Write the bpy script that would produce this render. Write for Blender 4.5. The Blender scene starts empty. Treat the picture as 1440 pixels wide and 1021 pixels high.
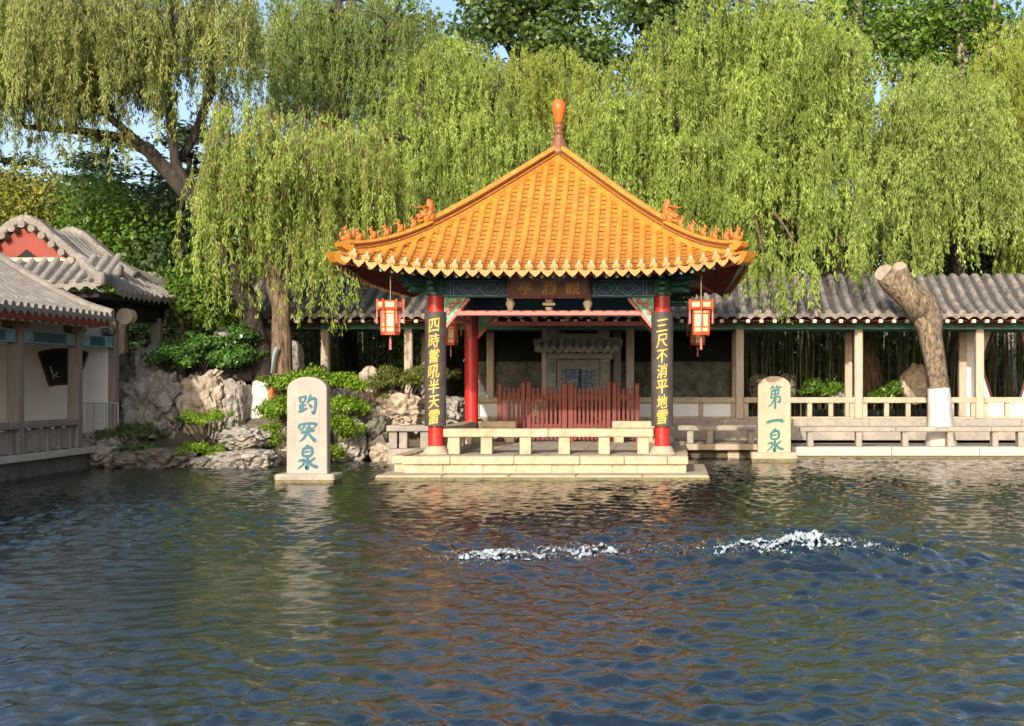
# Chinese spring garden: golden roofed pavilion on a pool, willows, galleries.
import bpy, bmesh, math, random
import numpy as np
from mathutils import Vector, Matrix, noise as mnoise
R = math.radians
rng = np.random.default_rng(11)
random.seed(5)
S = bpy.context.scene
COL = S.collection
# ------------------------------------------------------------------ camera
F = 1760.0          # focal length in photo pixels (1440 wide)
CX, HY = 940.0, 535.0   # vanishing point of the depth lines
H = 1.66            # eye height above the water
def P(x, y, Y):     # a point seen at photo pixel x, y that stands Y metres away
    return Vector(((x - CX) * Y / F, Y, H + (HY - y) * Y / F))
cam = bpy.data.cameras.new('camera'); camo = bpy.data.objects.new('camera', cam); COL.objects.link(camo)
camo.location = (0, 0, H); camo.rotation_euler = (R(90), 0, 0)
cam.sensor_width = 36; cam.lens = F / 1440 * 36
cam.shift_x = -(CX - 720) / 1440; cam.shift_y = (HY - 510.5) / 1440
cam.clip_start = .1; cam.clip_end = 3000
S.camera = camo
# ------------------------------------------------------------------ light
SUN_EL, SUN_AZ = 21.5, 11     # elevation; degrees to the left of straight behind the viewer
w = bpy.data.worlds.new('World'); S.world = w; w.use_nodes = True
nt = w.node_tree; bg = nt.nodes['Background']
sky = nt.nodes.new('ShaderNodeTexSky'); sky.sky_type = 'NISHITA'; sky.sun_disc = False
sky.sun_elevation = R(SUN_EL); sky.sun_rotation = R(180 + SUN_AZ)
sky.air_density = 1.0; sky.dust_density = 3.0; sky.ozone_density = 1.0
nt.links.new(sky.outputs[0], bg.inputs[0]); bg.inputs[1].default_value = 0.15
sl = bpy.data.lights.new('sun', 'SUN'); sl.energy = 3.2; sl.angle = R(.6); sl.color = (1, .91, .76)
so = bpy.data.objects.new('sun', sl); COL.objects.link(so)
sd = Vector((-math.sin(R(SUN_AZ)) * math.cos(R(SUN_EL)), -math.cos(R(SUN_AZ)) * math.cos(R(SUN_EL)), math.sin(R(SUN_EL))))
so.rotation_euler = sd.to_track_quat('Z', 'Y').to_euler(); so.location = sd * 60
S.view_settings.view_transform = 'Standard'; S.view_settings.look = 'None'
S.view_settings.exposure = 0.72; S.view_settings.gamma = 1
S.render.engine = 'CYCLES'
S.cycles.max_bounces = 6; S.cycles.diffuse_bounces = 3; S.cycles.glossy_bounces = 3; S.cycles.transmission_bounces = 4
S.cycles.caustics_reflective = False; S.cycles.caustics_refractive = False
# ------------------------------------------------------------------ materials
def lin(c):
    return tuple(((v / 255) / 12.92 if v / 255 <= .04045 else ((v / 255 + .055) / 1.055) ** 2.4) for v in c) + (1,)
def mix(nt, fac, a, b, mode='MIX'):
    m = nt.nodes.new('ShaderNodeMix'); m.data_type = 'RGBA'; m.blend_type = mode
    for s, v in ((m.inputs[0], fac), (m.inputs[6], a), (m.inputs[7], b)):
        if hasattr(v, 'links'): nt.links.new(v, s)
        else: s.default_value = v
    return m.outputs[2]
def ramp(nt, src, stops):
    r = nt.nodes.new('ShaderNodeValToRGB')
    e = r.color_ramp.elements
    while len(e) < len(stops): e.new(.5)
    for k, (p, c) in enumerate(stops):
        e[k].position = p; e[k].color = c if len(c) == 4 else tuple(c) + (1,)
    nt.links.new(src, r.inputs[0]); return r.outputs[0]
def nz(nt, vec, scale, detail=4, rough=.6, dist=0):
    n = nt.nodes.new('ShaderNodeTexNoise'); n.inputs['Scale'].default_value = scale
    n.inputs['Detail'].default_value = detail; n.inputs['Roughness'].default_value = rough; n.inputs['Distortion'].default_value = dist
    nt.links.new(vec, n.inputs['Vector']); return n.outputs[0]
def coords(nt, sc=(1, 1, 1)):
    t = nt.nodes.new('ShaderNodeTexCoord'); m = nt.nodes.new('ShaderNodeMapping'); m.inputs['Scale'].default_value = sc
    nt.links.new(t.outputs['Object'], m.inputs['Vector']); return m.outputs[0]
def bumpn(nt, h, strength, dist):
    b = nt.nodes.new('ShaderNodeBump'); b.inputs['Strength'].default_value = strength; b.inputs['Distance'].default_value = dist
    nt.links.new(h, b.inputs['Height']); return b.outputs[0]
def G(v): return (v, v, v, 1)
def pm(name, col, rough=.7, var=.25, scale=4, bump=.3, bscale=30, bdist=.01, col2=None, sc=(1, 1, 1), grime=0, grime_col=(.03, .027, .02, 1), spec=.4, coat=0):
    m = bpy.data.materials.new(name); m.use_nodes = True; nt = m.node_tree; b = nt.nodes['Principled BSDF']
    if len(col) == 3: col = tuple(col) + (1,)
    v = coords(nt, sc)
    n1 = nz(nt, v, scale, 5, .65)
    c = ramp(nt, n1, [(.3, tuple(x * (1 - var) for x in col[:3])), (.7, tuple(min(1, x * (1 + var)) for x in col[:3]))])
    if col2 is not None:
        n2 = nz(nt, v, scale * .43, 3, .6, .5)
        c = mix(nt, ramp(nt, n2, [(.45, G(0)), (.62, G(1))]), c, tuple(col2[:3]) + (1,))
    if grime:
        n3 = nz(nt, v, scale * 2.3, 8, .75, .8)
        f = ramp(nt, n3, [(.5, G(0)), (.72, G(grime))])
        c = mix(nt, f, c, grime_col)
    nt.links.new(c, b.inputs['Base Color'])
    rr = ramp(nt, n1, [(.2, G(max(0, rough - .1))), (.8, G(min(1, rough + .1)))])
    nt.links.new(rr, b.inputs['Roughness'])
    b.inputs['Specular IOR Level'].default_value = spec; b.inputs['Coat Weight'].default_value = coat
    if bump:
        nt.links.new(bumpn(nt, nz(nt, v, bscale, 6, .65), bump, bdist), b.inputs['Normal'])
    return m
def leafmat(name, c1, c2, c3, trans=.35, rough=.5):
    m = bpy.data.materials.new(name); m.use_nodes = True; nt = m.node_tree; b = nt.nodes['Principled BSDF']
    g = nt.nodes.new('ShaderNodeNewGeometry')
    c = ramp(nt, g.outputs['Random Per Island'], [(0, c1), (.5, c2), (1, c3)])
    big = nz(nt, coords(nt), .9, 2, .5)
    hs = nt.nodes.new('ShaderNodeHueSaturation')
    nt.links.new(c, hs.inputs['Color']); nt.links.new(ramp(nt, big, [(.33, G(.6)), (.67, G(1.28))]), hs.inputs['Value'])
    nt.links.new(hs.outputs[0], b.inputs['Base Color']); b.inputs['Roughness'].default_value = rough; b.inputs['Specular IOR Level'].default_value = .3
    t = nt.nodes.new('ShaderNodeBsdfTranslucent')
    nt.links.new(mix(nt, .5, hs.outputs[0], (.25, .32, .03, 1)), t.inputs['Color'])
    ms = nt.nodes.new('ShaderNodeMixShader'); ms.inputs[0].default_value = trans
    nt.links.new(b.outputs[0], ms.inputs[1]); nt.links.new(t.outputs[0], ms.inputs[2])
    nt.links.new(ms.outputs[0], nt.nodes['Material Output'].inputs['Surface']); return m
def barkmat(name, a, b2, zs=1.2, strength=1.0):
    m = bpy.data.materials.new(name); m.use_nodes = True; nt = m.node_tree; b = nt.nodes['Principled BSDF']
    v = coords(nt, (7, 7, zs)); n = nz(nt, v, 2.2, 8, .7, .6)
    nt.links.new(ramp(nt, n, [(.36, a), (.64, b2)]), b.inputs['Base Color']); b.inputs['Roughness'].default_value = .9
    nt.links.new(bumpn(nt, n, strength, .06), b.inputs['Normal']); return m
M = {}
M['gold'] = pm('golden_glaze', (.56, .245, .034), .28, .3, 9, .15, 40, .006, col2=(.48, .19, .026), grime=.5, grime_col=(.30, .11, .02, 1), spec=.6)
M['gold_old'] = pm('worn_golden_glaze', (.42, .145, .028), .38, .25, 14, .2, 60, .004, grime=.5, grime_col=(.14, .05, .015, 1))
M['golddrip'] = pm('eave_glaze', (.44, .18, .027), .34, .22, 9, .15, 40, .005, grime=.35, grime_col=(.25, .09, .02, 1))
M['tilegap'] = pm('dark_tile_channel', (.07, .065, .062), .9, .4, 8, .4, 30)
M['finialbrown'] = pm('brown_glazed_finial', (.20, .085, .045), .4, .3, 14, .2)
M['goldjoint'] = pm('tile_joint_dirt', (.16, .055, .012), .8, .3, 20, 0)
M['nailcap'] = pm('pale_nail_cap', (.36, .32, .25), .5, .4, 9, 0)
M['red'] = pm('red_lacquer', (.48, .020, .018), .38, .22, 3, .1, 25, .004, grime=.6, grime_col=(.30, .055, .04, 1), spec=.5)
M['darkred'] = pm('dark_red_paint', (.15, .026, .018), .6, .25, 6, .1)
M['fencered'] = pm('fence_red_paint', (.15, .018, .013), .5, .3, 8, .15, 40, grime=.4, grime_col=(.10, .025, .015, 1))
M['pink'] = pm('faded_pink_paint', (.52, .17, .15), .55, .15, 6, .1, grime=.4, grime_col=(.33, .08, .06, 1))
M['brown'] = pm('brown_plaque', (.085, .028, .020), .5, .2, 5, .05)
M['board'] = pm('grey_couplet_board', (.060, .052, .050), .6, .3, 6, .12, 30, grime=.35, grime_col=(.13, .11, .10, 1))
M['goldleaf'] = pm('gold_leaf', (.60, .40, .07), .4, .25, 12, 0)
M['plaquegold'] = pm('dull_gold', (.42, .20, .05), .45, .25, 9, 0)
M['blue'] = pm('painted_blue', (.018, .055, .16), .6, .4, 5, .05, col2=(.012, .10, .10))
M['green'] = pm('painted_green', (.018, .12, .085), .6, .35, 5, .05, col2=(.016, .085, .11))
M['beamgreen'] = pm('beam_green', (.055, .26, .165), .5, .3, 3, .05, grime=.4, grime_col=(.05, .09, .07, 1))
M['paleline'] = pm('pale_painted_line', (.16, .32, .36), .6, .35, 9, 0)
M['mint'] = pm('mint_panel', (.20, .45, .33), .6, .35, 10, 0)
M['cream'] = pm('cream_paint', (.66, .55, .40), .6, .2, 9, 0)
M['stone'] = pm('pale_stone', (.44, .36, .265), .85, .16, 5, .35, 45, .008, grime=.55, grime_col=(.24, .19, .13, 1), col2=(.37, .31, .235))
M['stoneblock'] = pm('cream_stone', (.46, .375, .255), .85, .22, 3, .5, 30, .012, grime=.75, grime_col=(.20, .155, .10, 1))
M['stonegrey'] = pm('grey_stone', (.34, .30, .25), .88, .25, 4, .5, 35, .012, grime=.6, grime_col=(.11, .10, .08, 1), col2=(.28, .26, .24))
M['paving'] = pm('paving_stone', (.36, .31, .25), .9, .2, 2, .4, 30, .01, grime=.5, grime_col=(.19, .16, .13, 1))
M['whitestone'] = pm('whitish_stone', (.46, .42, .37), .8, .12, 3, .25, 30, .008, grime=.4, grime_col=(.36, .32, .27, 1))
M['moss'] = pm('mossy_wet_stone', (.16, .14, .07), .8, .4, 8, .5, 30, .01, grime=.7, grime_col=(.05, .055, .02, 1))
M['stele'] = pm('pinkish_stele_granite', (.385, .33, .295), .8, .13, 5, .4, 90, .005, col2=(.33, .29, .265), grime=.5, grime_col=(.40, .32, .26, 1))
M['stele2'] = pm('buff_stele_granite', (.44, .36, .26), .8, .13, 5, .4, 90, .005, grime=.5, grime_col=(.42, .34, .25, 1))
M['teal'] = pm('teal_inlay_paint', (.026, .115, .155), .6, .25, 12, 0)
M['teal2'] = pm('green_teal_inlay_paint', (.018, .14, .135), .6, .25, 12, 0)
M['shrine'] = pm('blue_grey_carved_stone', (.15, .16, .165), .9, .3, 6, .5, 35, .012, grime=.5, grime_col=(.07, .07, .07, 1))
M['deepblue'] = pm('deep_blue_inlay_paint', (.005, .045, .11), .6, .25, 12, 0)
M['incised'] = pm('incised_grey', (.30, .24, .20), .9, .2, 9, 0)
M['greytile'] = pm('grey_clay_tile', (.165, .15, .145), .85, .5, 7, .5, 30, .015, grime=.9, grime_col=(.075, .066, .062, 1), col2=(.30, .255, .215))
M['greytile2'] = pm('weathered_buff_tile', (.25, .228, .205), .88, .35, 5, .4, 40, .01, grime=.75, grime_col=(.12, .10, .085, 1), col2=(.21, .19, .17))
M['post'] = pm('pale_wood_post', (.43, .36, .285), .8, .16, 3, .2, 30, .006, sc=(4, 4, .6), grime=.5, grime_col=(.22, .17, .13, 1))
M['housepost'] = pm('grey_brown_post', (.25, .205, .175), .8, .2, 3, .25, 30, .006, sc=(4, 4, .6), grime=.5, grime_col=(.12, .095, .08, 1))
M['white'] = pm('white_plaster', (.66, .67, .69), .9, .07, 1.5, .1, 20, .004, grime=.25, grime_col=(.5, .46, .4, 1))
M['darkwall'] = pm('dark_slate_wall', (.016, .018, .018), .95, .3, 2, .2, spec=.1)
M['relief'] = pm('carved_slate', (.085, .092, .078), .95, .5, 9, .8, 14, .03, spec=.1, col2=(.15, .16, .13), grime=.7, grime_col=(.05, .055, .045, 1))
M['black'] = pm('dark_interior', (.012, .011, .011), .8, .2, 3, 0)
M['gablered'] = pm('gable_red', (.26, .055, .038), .75, .15, 5, .1)
M['metal'] = pm('galvanised_rail', (.38, .38, .37), .45, .15, 9, 0)
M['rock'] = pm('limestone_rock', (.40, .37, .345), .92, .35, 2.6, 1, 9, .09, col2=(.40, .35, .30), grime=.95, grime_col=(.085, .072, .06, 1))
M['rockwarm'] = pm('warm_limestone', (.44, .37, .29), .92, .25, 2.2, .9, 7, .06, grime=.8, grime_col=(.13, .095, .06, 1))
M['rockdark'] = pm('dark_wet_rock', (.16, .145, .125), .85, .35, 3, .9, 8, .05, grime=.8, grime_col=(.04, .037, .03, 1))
M['earth'] = pm('earth', (.12, .095, .065), .95, .35, 1.2, .6, 9, .05, grime=.5, grime_col=(.05, .05, .025, 1))
M['bark'] = barkmat('willow_bark', (.022, .014, .009, 1), (.27, .185, .115, 1))
M['barkscale'] = barkmat('mottled_bark', (.028, .02, .013, 1), (.36, .27, .18, 1), 3.2)
M['barkdark'] = barkmat('dark_bark', (.011, .009, .007, 1), (.062, .046, .033, 1))  # bark tone lowered; shade on the leaning willow is put into this colour
M['barkpale'] = barkmat('pale_bark', (.14, .115, .085, 1), (.42, .36, .28, 1), 2.5, .4)
M['limewash'] = pm('white_limewash', (.56, .53, .50), .9, .12, 6, .6, 14, .02, grime=.35, grime_col=(.42, .36, .31, 1))
M['cutwood'] = pm('cut_wood', (.30, .25, .20), .9, .25, 10, .3, grime=.6, grime_col=(.18, .13, .10, 1))
M['twig'] = pm('yellow_twig', (.20, .20, .05), .7, .3, 4, 0)
M['twigbrown'] = pm('brown_twig', (.22, .13, .07), .8, .3, 4, 0)
M['lantern'] = pm('lantern_red', (.56, .075, .022), .4, .2, 12, .1)
M['lanternpanel'] = pm('lantern_panel', (.74, .60, .36), .5, .12, 25, 0, grime=.8, grime_col=(.44, .20, .08, 1))
M['tassel'] = pm('faded_tassel', (.45, .16, .15), .8, .2, 30, .3)
M['cord'] = pm('pale_cord', (.3, .24, .2), .8, .1, 5, 0)
M['bamboo'] = pm('bamboo_stem', (.10, .105, .045), .5, .5, 1, 0)
M['foam'] = pm('white_froth', (.36, .42, .47), .4, .35, 18, .5, 60, .01)
M['prop'] = pm('blue_grey_paint', (.22, .30, .40), .5, .2, 9, 0)
M['orange'] = pm('orange_paint', (.60, .14, .03), .6, .15, 9, 0)
M['willow'] = leafmat('willow_leaf', (.175, .265, .04, 1), (.26, .36, .065, 1), (.38, .46, .12, 1), .34)
M['willowp'] = leafmat('pale_willow_leaf', (.20, .285, .05, 1), (.29, .385, .085, 1), (.42, .49, .16, 1), .36)
M['willowy'] = leafmat('young_willow_leaf', (.23, .30, .035, 1), (.31, .38, .055, 1), (.41, .46, .10, 1), .38)
M['willowo'] = leafmat('olive_willow_leaf', (.155, .195, .045, 1), (.235, .275, .07, 1), (.335, .355, .12, 1), .3)
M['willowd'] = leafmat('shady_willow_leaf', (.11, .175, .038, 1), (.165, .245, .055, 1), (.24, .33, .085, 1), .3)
M['poplar'] = leafmat('poplar_leaf', (.055, .105, .022, 1), (.085, .15, .03, 1), (.14, .21, .05, 1), .25, .4)
M['broad'] = leafmat('broad_leaf', (.06, .125, .015, 1), (.10, .19, .022, 1), (.15, .26, .035, 1), .3, .4)
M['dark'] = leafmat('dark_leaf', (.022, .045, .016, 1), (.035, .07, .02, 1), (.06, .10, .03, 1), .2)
M['cedar'] = leafmat('cedar_needle', (.02, .045, .022, 1), (.035, .065, .03, 1), (.055, .095, .04, 1), .15)
M['yellow'] = leafmat('yellow_green_leaf', (.14, .16, .02, 1), (.21, .21, .028, 1), (.29, .25, .05, 1), .3)
M['lime'] = leafmat('lime_pruned_leaf', (.10, .19, .012, 1), (.165, .29, .02, 1), (.235, .36, .035, 1), .3, .45)
M['gloss'] = leafmat('glossy_leaf', (.035, .105, .02, 1), (.06, .155, .028, 1), (.105, .215, .045, 1), .22, .25)
M['olive'] = leafmat('olive_leaf', (.09, .12, .025, 1), (.14, .165, .035, 1), (.20, .20, .05, 1), .25)
M['dullgreen'] = leafmat('dull_green_leaf', (.06, .11, .03, 1), (.09, .15, .045, 1), (.13, .19, .06, 1), .25)
# ------------------------------------------------------------------ objects
ORG = {}
def tag(o, label=None, cat=None, group=None, kind=None):
    if label: o['label'] = label
    if cat: o['category'] = cat
    if group: o['group'] = group
    if kind: o['kind'] = kind
    return o
def thing(name, label, cat, loc=(0, 0, 0), group=None):
    o = bpy.data.objects.new(name, None); COL.objects.link(o); o.location = loc; o.empty_display_size = .2
    ORG[o] = Vector(loc); return tag(o, label, cat, group)
def link(name, me, mats, parent=None, loc=None, smooth=False):
    o = bpy.data.objects.new(name, me); COL.objects.link(o)
    for m in mats: me.materials.append(m)
    if smooth: me.polygons.foreach_set('use_smooth', [True] * len(me.polygons))
    if parent is not None:
        off = ORG[parent]; o.parent = parent; ORG[o] = off
    else:
        off = Vector(loc) if loc is not None else Vector((0, 0, 0)); o.location = off; ORG[o] = off
    if off.length > 0: me.transform(Matrix.Translation(-off))
    me.update(); return o
def copy_tree(o, parent=None, shift=None):
    c = o.copy(); COL.objects.link(c); ORG[c] = ORG[o]
    if parent is not None: c.parent = parent
    if shift is not None: c.location = Vector(o.location) + Vector(shift)
    for ch in list(o.children): copy_tree(ch, c)
    return c
def rot_z(a): return Matrix.Rotation(a, 3, 'Z')
CH_V = []; CH_F = []
def _chamfer():
    idx = {}
    for sx in (-1, 1):
        for sy in (-1, 1):
            for sz in (-1, 1):
                for a in range(3): idx[(sx, sy, sz, a)] = len(CH_V); CH_V.append((sx, sy, sz, a))
    for a in range(3):
        b, c = (a + 1) % 3, (a + 2) % 3
        for s in (-1, 1):
            def k(sb, sc_, ax):
                t = [0, 0, 0]; t[a] = s; t[b] = sb; t[c] = sc_; return idx[(t[0], t[1], t[2], ax)]
            q = [k(-1, -1, a), k(1, -1, a), k(1, 1, a), k(-1, 1, a)]
            CH_F.append(q if s > 0 else q[::-1])
    for a in range(3):
        b, c = (a + 1) % 3, (a + 2) % 3
        for sb in (-1, 1):
            for sc_ in (-1, 1):
                def k2(sa, ax):
                    t = [0, 0, 0]; t[a] = sa; t[b] = sb; t[c] = sc_; return idx[(t[0], t[1], t[2], ax)]
                q = [k2(-1, b), k2(1, b), k2(1, c), k2(-1, c)]
                CH_F.append(q if sb * sc_ > 0 else q[::-1])
    for sx in (-1, 1):
        for sy in (-1, 1):
            for sz in (-1, 1):
                t = [idx[(sx, sy, sz, a)] for a in range(3)]
                CH_F.append(t if sx * sy * sz > 0 else t[::-1])
_chamfer()
class MB:
    def __init__(s): s.v = []; s.f = []; s.m = []
    def add(s, vs, fs, mi=0):
        n = len(s.v); s.v.extend([tuple(v) for v in vs]); s.f.extend([[i + n for i in f] for f in fs]); s.m.extend([mi] * len(fs)); return s
    def box(s, c, d, bev=.008, rot=None, mi=0):     # centre, full size
        h = [d[0] / 2, d[1] / 2, d[2] / 2]; bev = min(bev, min(h) * .45); vs = []
        for sx, sy, sz, a in CH_V:
            p = [sx * (h[0] - bev), sy * (h[1] - bev), sz * (h[2] - bev)]; p[a] = (sx, sy, sz)[a] * h[a]
            p = Vector(p)
            if rot is not None: p = rot @ p
            vs.append(p + Vector(c))
        return s.add(vs, CH_F, mi)
    def bb(s, x0, x1, y0, y1, z0, z1, bev=.008, mi=0): return s.box(((x0 + x1) / 2, (y0 + y1) / 2, (z0 + z1) / 2), (abs(x1 - x0), abs(y1 - y0), abs(z1 - z0)), bev, None, mi)
    def tube(s, pts, rad, n=8, cap=True, mi=0, wob=0, seed=0):
        pts = [Vector(p) for p in pts]; k = len(pts); vs = []; rad = list(rad) if hasattr(rad, '__len__') else [rad] * k
        up = None
        for i in range(k):
            t = (pts[min(i + 1, k - 1)] - pts[max(i - 1, 0)]).normalized()
            if up is None:
                up = Vector((0, 1, 0)) if abs(t.y) < .9 else Vector((1, 0, 0))
            a = (up - t * up.dot(t)).normalized(); b = t.cross(a); up = a
            for j in range(n):
                an = 2 * math.pi * j / n; r = rad[i]
                if wob: r *= 1 + wob * mnoise.noise(Vector((math.cos(an) * 1.6 + seed, math.sin(an) * 1.6, pts[i].z * 1.4 + pts[i].x * .7)))
                vs.append(pts[i] + (a * math.cos(an) + b * math.sin(an)) * r)
        fs = [[i * n + j, i * n + (j + 1) % n, (i + 1) * n + (j + 1) % n, (i + 1) * n + j] for i in range(k - 1) for j in range(n)]
        if cap: fs += [list(range(n))[::-1], list(range((k - 1) * n, k * n))]
        return s.add(vs, fs, mi)
    def lathe(s, c, prof, n=20, mi=0):
        c = Vector(c); vs = []
        for r, z in prof:
            for j in range(n): an = 2 * math.pi * j / n; vs.append(c + Vector((r * math.cos(an), r * math.sin(an), z)))
        k = len(prof)
        fs = [[i * n + j, i * n + (j + 1) % n, (i + 1) * n + (j + 1) % n, (i + 1) * n + j] for i in range(k - 1) for j in range(n)]
        fs += [list(range(n))[::-1], list(range((k - 1) * n, k * n))]
        return s.add(vs, fs, mi)
    def prism(s, poly, fr, mi=0):       # poly: 2-D outline; fr(u, v, w) -> 3-D, w in 0..1 is the depth
        n = len(poly); vs = [fr(u, v, 0) for u, v in poly] + [fr(u, v, 1) for u, v in poly]
        fs = [list(range(n)), list(range(n, 2 * n))[::-1]] + [[i, (i + 1) % n, n + (i + 1) % n, n + i][::-1] for i in range(n)]
        return s.add(vs, fs, mi)
    def build(s, name, mat, parent=None, loc=None, smooth=False, fix=True):
        me = bpy.data.meshes.new(name); me.from_pydata(s.v, [], s.f); me.validate(clean_customdata=False)
        if len(me.polygons) == len(s.m) and any(s.m): me.polygons.foreach_set('material_index', s.m)
        if fix:
            bm = bmesh.new(); bm.from_mesh(me); bmesh.ops.recalc_face_normals(bm, faces=bm.faces); bm.to_mesh(me); bm.free()
        o = link(name, me, mat if isinstance(mat, (list, tuple)) else [mat], parent, loc)
        if smooth: me.shade_smooth() if smooth is True else me.shade_auto(smooth) if hasattr(me, 'shade_auto') else me.shade_smooth()
        if smooth and smooth is not True:
            try: me.set_sharp_from_angle(angle=smooth)
            except Exception: pass
        return o
def quadmesh(name, V, mats, parent=None, loc=None, mi=None):     # V: (N*4, 3) array of separate quads
    V = np.asarray(V, dtype=np.float32); n = len(V) // 4
    me = bpy.data.meshes.new(name); me.vertices.add(n * 4); me.vertices.foreach_set('co', V.ravel())
    me.loops.add(n * 4); me.loops.foreach_set('vertex_index', np.arange(n * 4, dtype=np.int32))
    me.polygons.add(n); me.polygons.foreach_set('loop_start', np.arange(0, n * 4, 4, dtype=np.int32))
    me.polygons.foreach_set('loop_total', np.full(n, 4, dtype=np.int32))
    if mi is not None: me.polygons.foreach_set('material_index', np.asarray(mi, dtype=np.int32))
    me.update(calc_edges=True)
    return link(name, me, mats if isinstance(mats, (list, tuple)) else [mats], parent, loc)
# ------------------------------------------------------------------ writing
def glyphs(text, bold=.02):
    c = bpy.data.curves.new('writing', 'FONT'); c.body = text; c.offset = bold; c.resolution_u = 3
    o = bpy.data.objects.new('writing', c); COL.objects.link(o)
    me = bpy.data.meshes.new_from_object(o.evaluated_get(bpy.context.evaluated_depsgraph_get()))
    bm = bmesh.new(); bm.from_mesh(me)      # cut into strips so that it can lie on a curved board
    for xc in np.linspace(0, 1, 13): bmesh.ops.bisect_plane(bm, geom=bm.verts[:] + bm.edges[:] + bm.faces[:], plane_co=(xc, 0, 0), plane_no=(1, 0, 0))
    bm.to_mesh(me); bm.free()
    v = np.array([q.co[:2] for q in me.vertices]); f = [list(p.vertices) for p in me.polygons]
    bpy.data.objects.remove(o); bpy.data.curves.remove(c); bpy.data.meshes.remove(me)
    lo, hi = v.min(0), v.max(0)
    return (v - (lo + hi) / 2) / max(hi - lo), f      # centred, largest side 1
def stroke(mb, pts, fr, lift):      # a brush stroke: points (x, y, width); fr maps x, y, depth to 3-D
    p = [np.array(q, float) for q in pts]; p = [2 * p[0] - p[1]] + p + [2 * p[-1] - p[-2]]
    p[0][2] = p[1][2]; p[-1][2] = p[-2][2]; c = []
    for i in range(1, len(p) - 2):
        for t in np.linspace(0, 1, 7)[:(None if i == len(p) - 3 else -1)]:
            a, b, d, e = p[i - 1], p[i], p[i + 1], p[i + 2]
            c.append(.5 * (2 * b + (d - a) * t + (2 * a - 5 * b + 4 * d - e) * t * t + (3 * b - a - 3 * d + e) * t ** 3))
    c = np.array(c); L, Rr = [], []
    for i in range(len(c)):
        t = c[min(i + 1, len(c) - 1)][:2] - c[max(i - 1, 0)][:2]; t = t / (np.linalg.norm(t) + 1e-9); n = np.array([-t[1], t[0]])
        w = max(c[i][2] * 1.3, .004) / 2
        L.append(c[i][:2] + n * w); Rr.append(c[i][:2] - n * w)
    def cap(q, sgn):
        t = (c[1] - c[0])[:2] if sgn < 0 else (c[-1] - c[-2])[:2]; t = t / (np.linalg.norm(t) + 1e-9); n = np.array([-t[1], t[0]]); w = max(q[2] * 1.3, .004) / 2
        return [q[:2] + sgn * t * w * math.cos(a) * .8 + n * w * math.sin(a) for a in np.linspace(-1.25, 1.25, 6)]
    vs = [fr(x[0], x[1], lift) for x in L] + [fr(x[0], x[1], lift) for x in Rr]; n = len(c)
    mb.add(vs, [[i, i + 1, n + i + 1, n + i] for i in range(n - 1)])
    for q, sg in ((c[0], -1), (c[-1], 1)):
        cv = cap(q, sg); mb.add([fr(x[0], x[1], lift) for x in cv], [list(range(len(cv)))])
BRUSH = {   # hand brushed characters on a 100 x 100 field, y upwards
 'bao': [[(8, 88, 9), (11, 66, 8)], [(10, 86, 7), (40, 92, 8), (34, 68, 8)], [(12, 66, 7), (32, 66, 6)], [(24, 64, 8), (24, 30, 8)], [(24, 47, 6), (40, 52, 7)], [(10, 52, 8), (11, 26, 7)], [(4, 20, 8), (24, 25, 9), (48, 38, 6)],
         [(66, 98, 10), (60, 80, 9), (48, 60, 5)], [(60, 76, 8), (92, 82, 10), (92, 40, 10), (84, 14, 11), (72, 20, 5)], [(62, 52, 9), (72, 42, 10)]],
 'tu': [[(6, 76, 12), (8, 62, 7)], [(8, 82, 8), (50, 88, 9), (94, 86, 10), (86, 70, 5)], [(36, 84, 8), (28, 66, 7), (14, 54, 5)], [(60, 84, 7), (60, 66, 9), (82, 64, 8)],
        [(20, 44, 9), (50, 50, 9), (84, 54, 8)], [(50, 70, 9), (46, 44, 9), (30, 18, 8), (8, 2, 4)], [(52, 44, 7), (70, 24, 10), (88, 6, 13)]],
 'quan': [[(54, 100, 8), (42, 90, 9), (28, 76, 6)], [(28, 82, 9), (26, 62, 9), (36, 52, 8)], [(30, 84, 8), (66, 90, 10), (74, 68, 10), (62, 54, 8)], [(36, 70, 6), (58, 74, 7)], [(34, 55, 6), (64, 55, 7)],
          [(50, 56, 9), (50, 22, 11), (48, 2, 11), (38, 12, 5)], [(8, 34, 8), (34, 38, 8), (26, 18, 7), (2, 2, 4)], [(86, 46, 8), (66, 34, 7), (54, 30, 5)], [(56, 34, 6), (74, 16, 10), (98, 10, 11)]],
 'di': [[(34, 100, 8), (22, 84, 7)], [(26, 92, 6), (46, 94, 6)], [(38, 90, 6), (44, 82, 7)], [(66, 100, 8), (56, 86, 7)], [(60, 93, 6), (92, 94, 8)], [(72, 90, 6), (78, 82, 7)],
        [(26, 76, 7), (72, 80, 8), (70, 64, 7)], [(28, 62, 7), (72, 64, 7)], [(28, 76, 7), (24, 46, 8)], [(24, 46, 7), (82, 52, 8), (80, 28, 9), (68, 30, 5)], [(50, 80, 8), (52, 40, 9), (50, 0, 10)], [(46, 44, 7), (30, 22, 7), (6, 8, 4)]],
 'yi': [[(2, 40, 13), (30, 50, 11), (70, 56, 11), (98, 50, 14)]],
}
def brush(mb, key, cx, cy, w, h, fr, k0):
    for k, st in enumerate(BRUSH[key]):
        sc = w / 100
        stroke(mb, [((x - 50) / 100 * w + cx, (y - 50) / 100 * h + cy, q * sc * 1.25) for x, y, q in st], fr, k0 + k * .0007)
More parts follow.
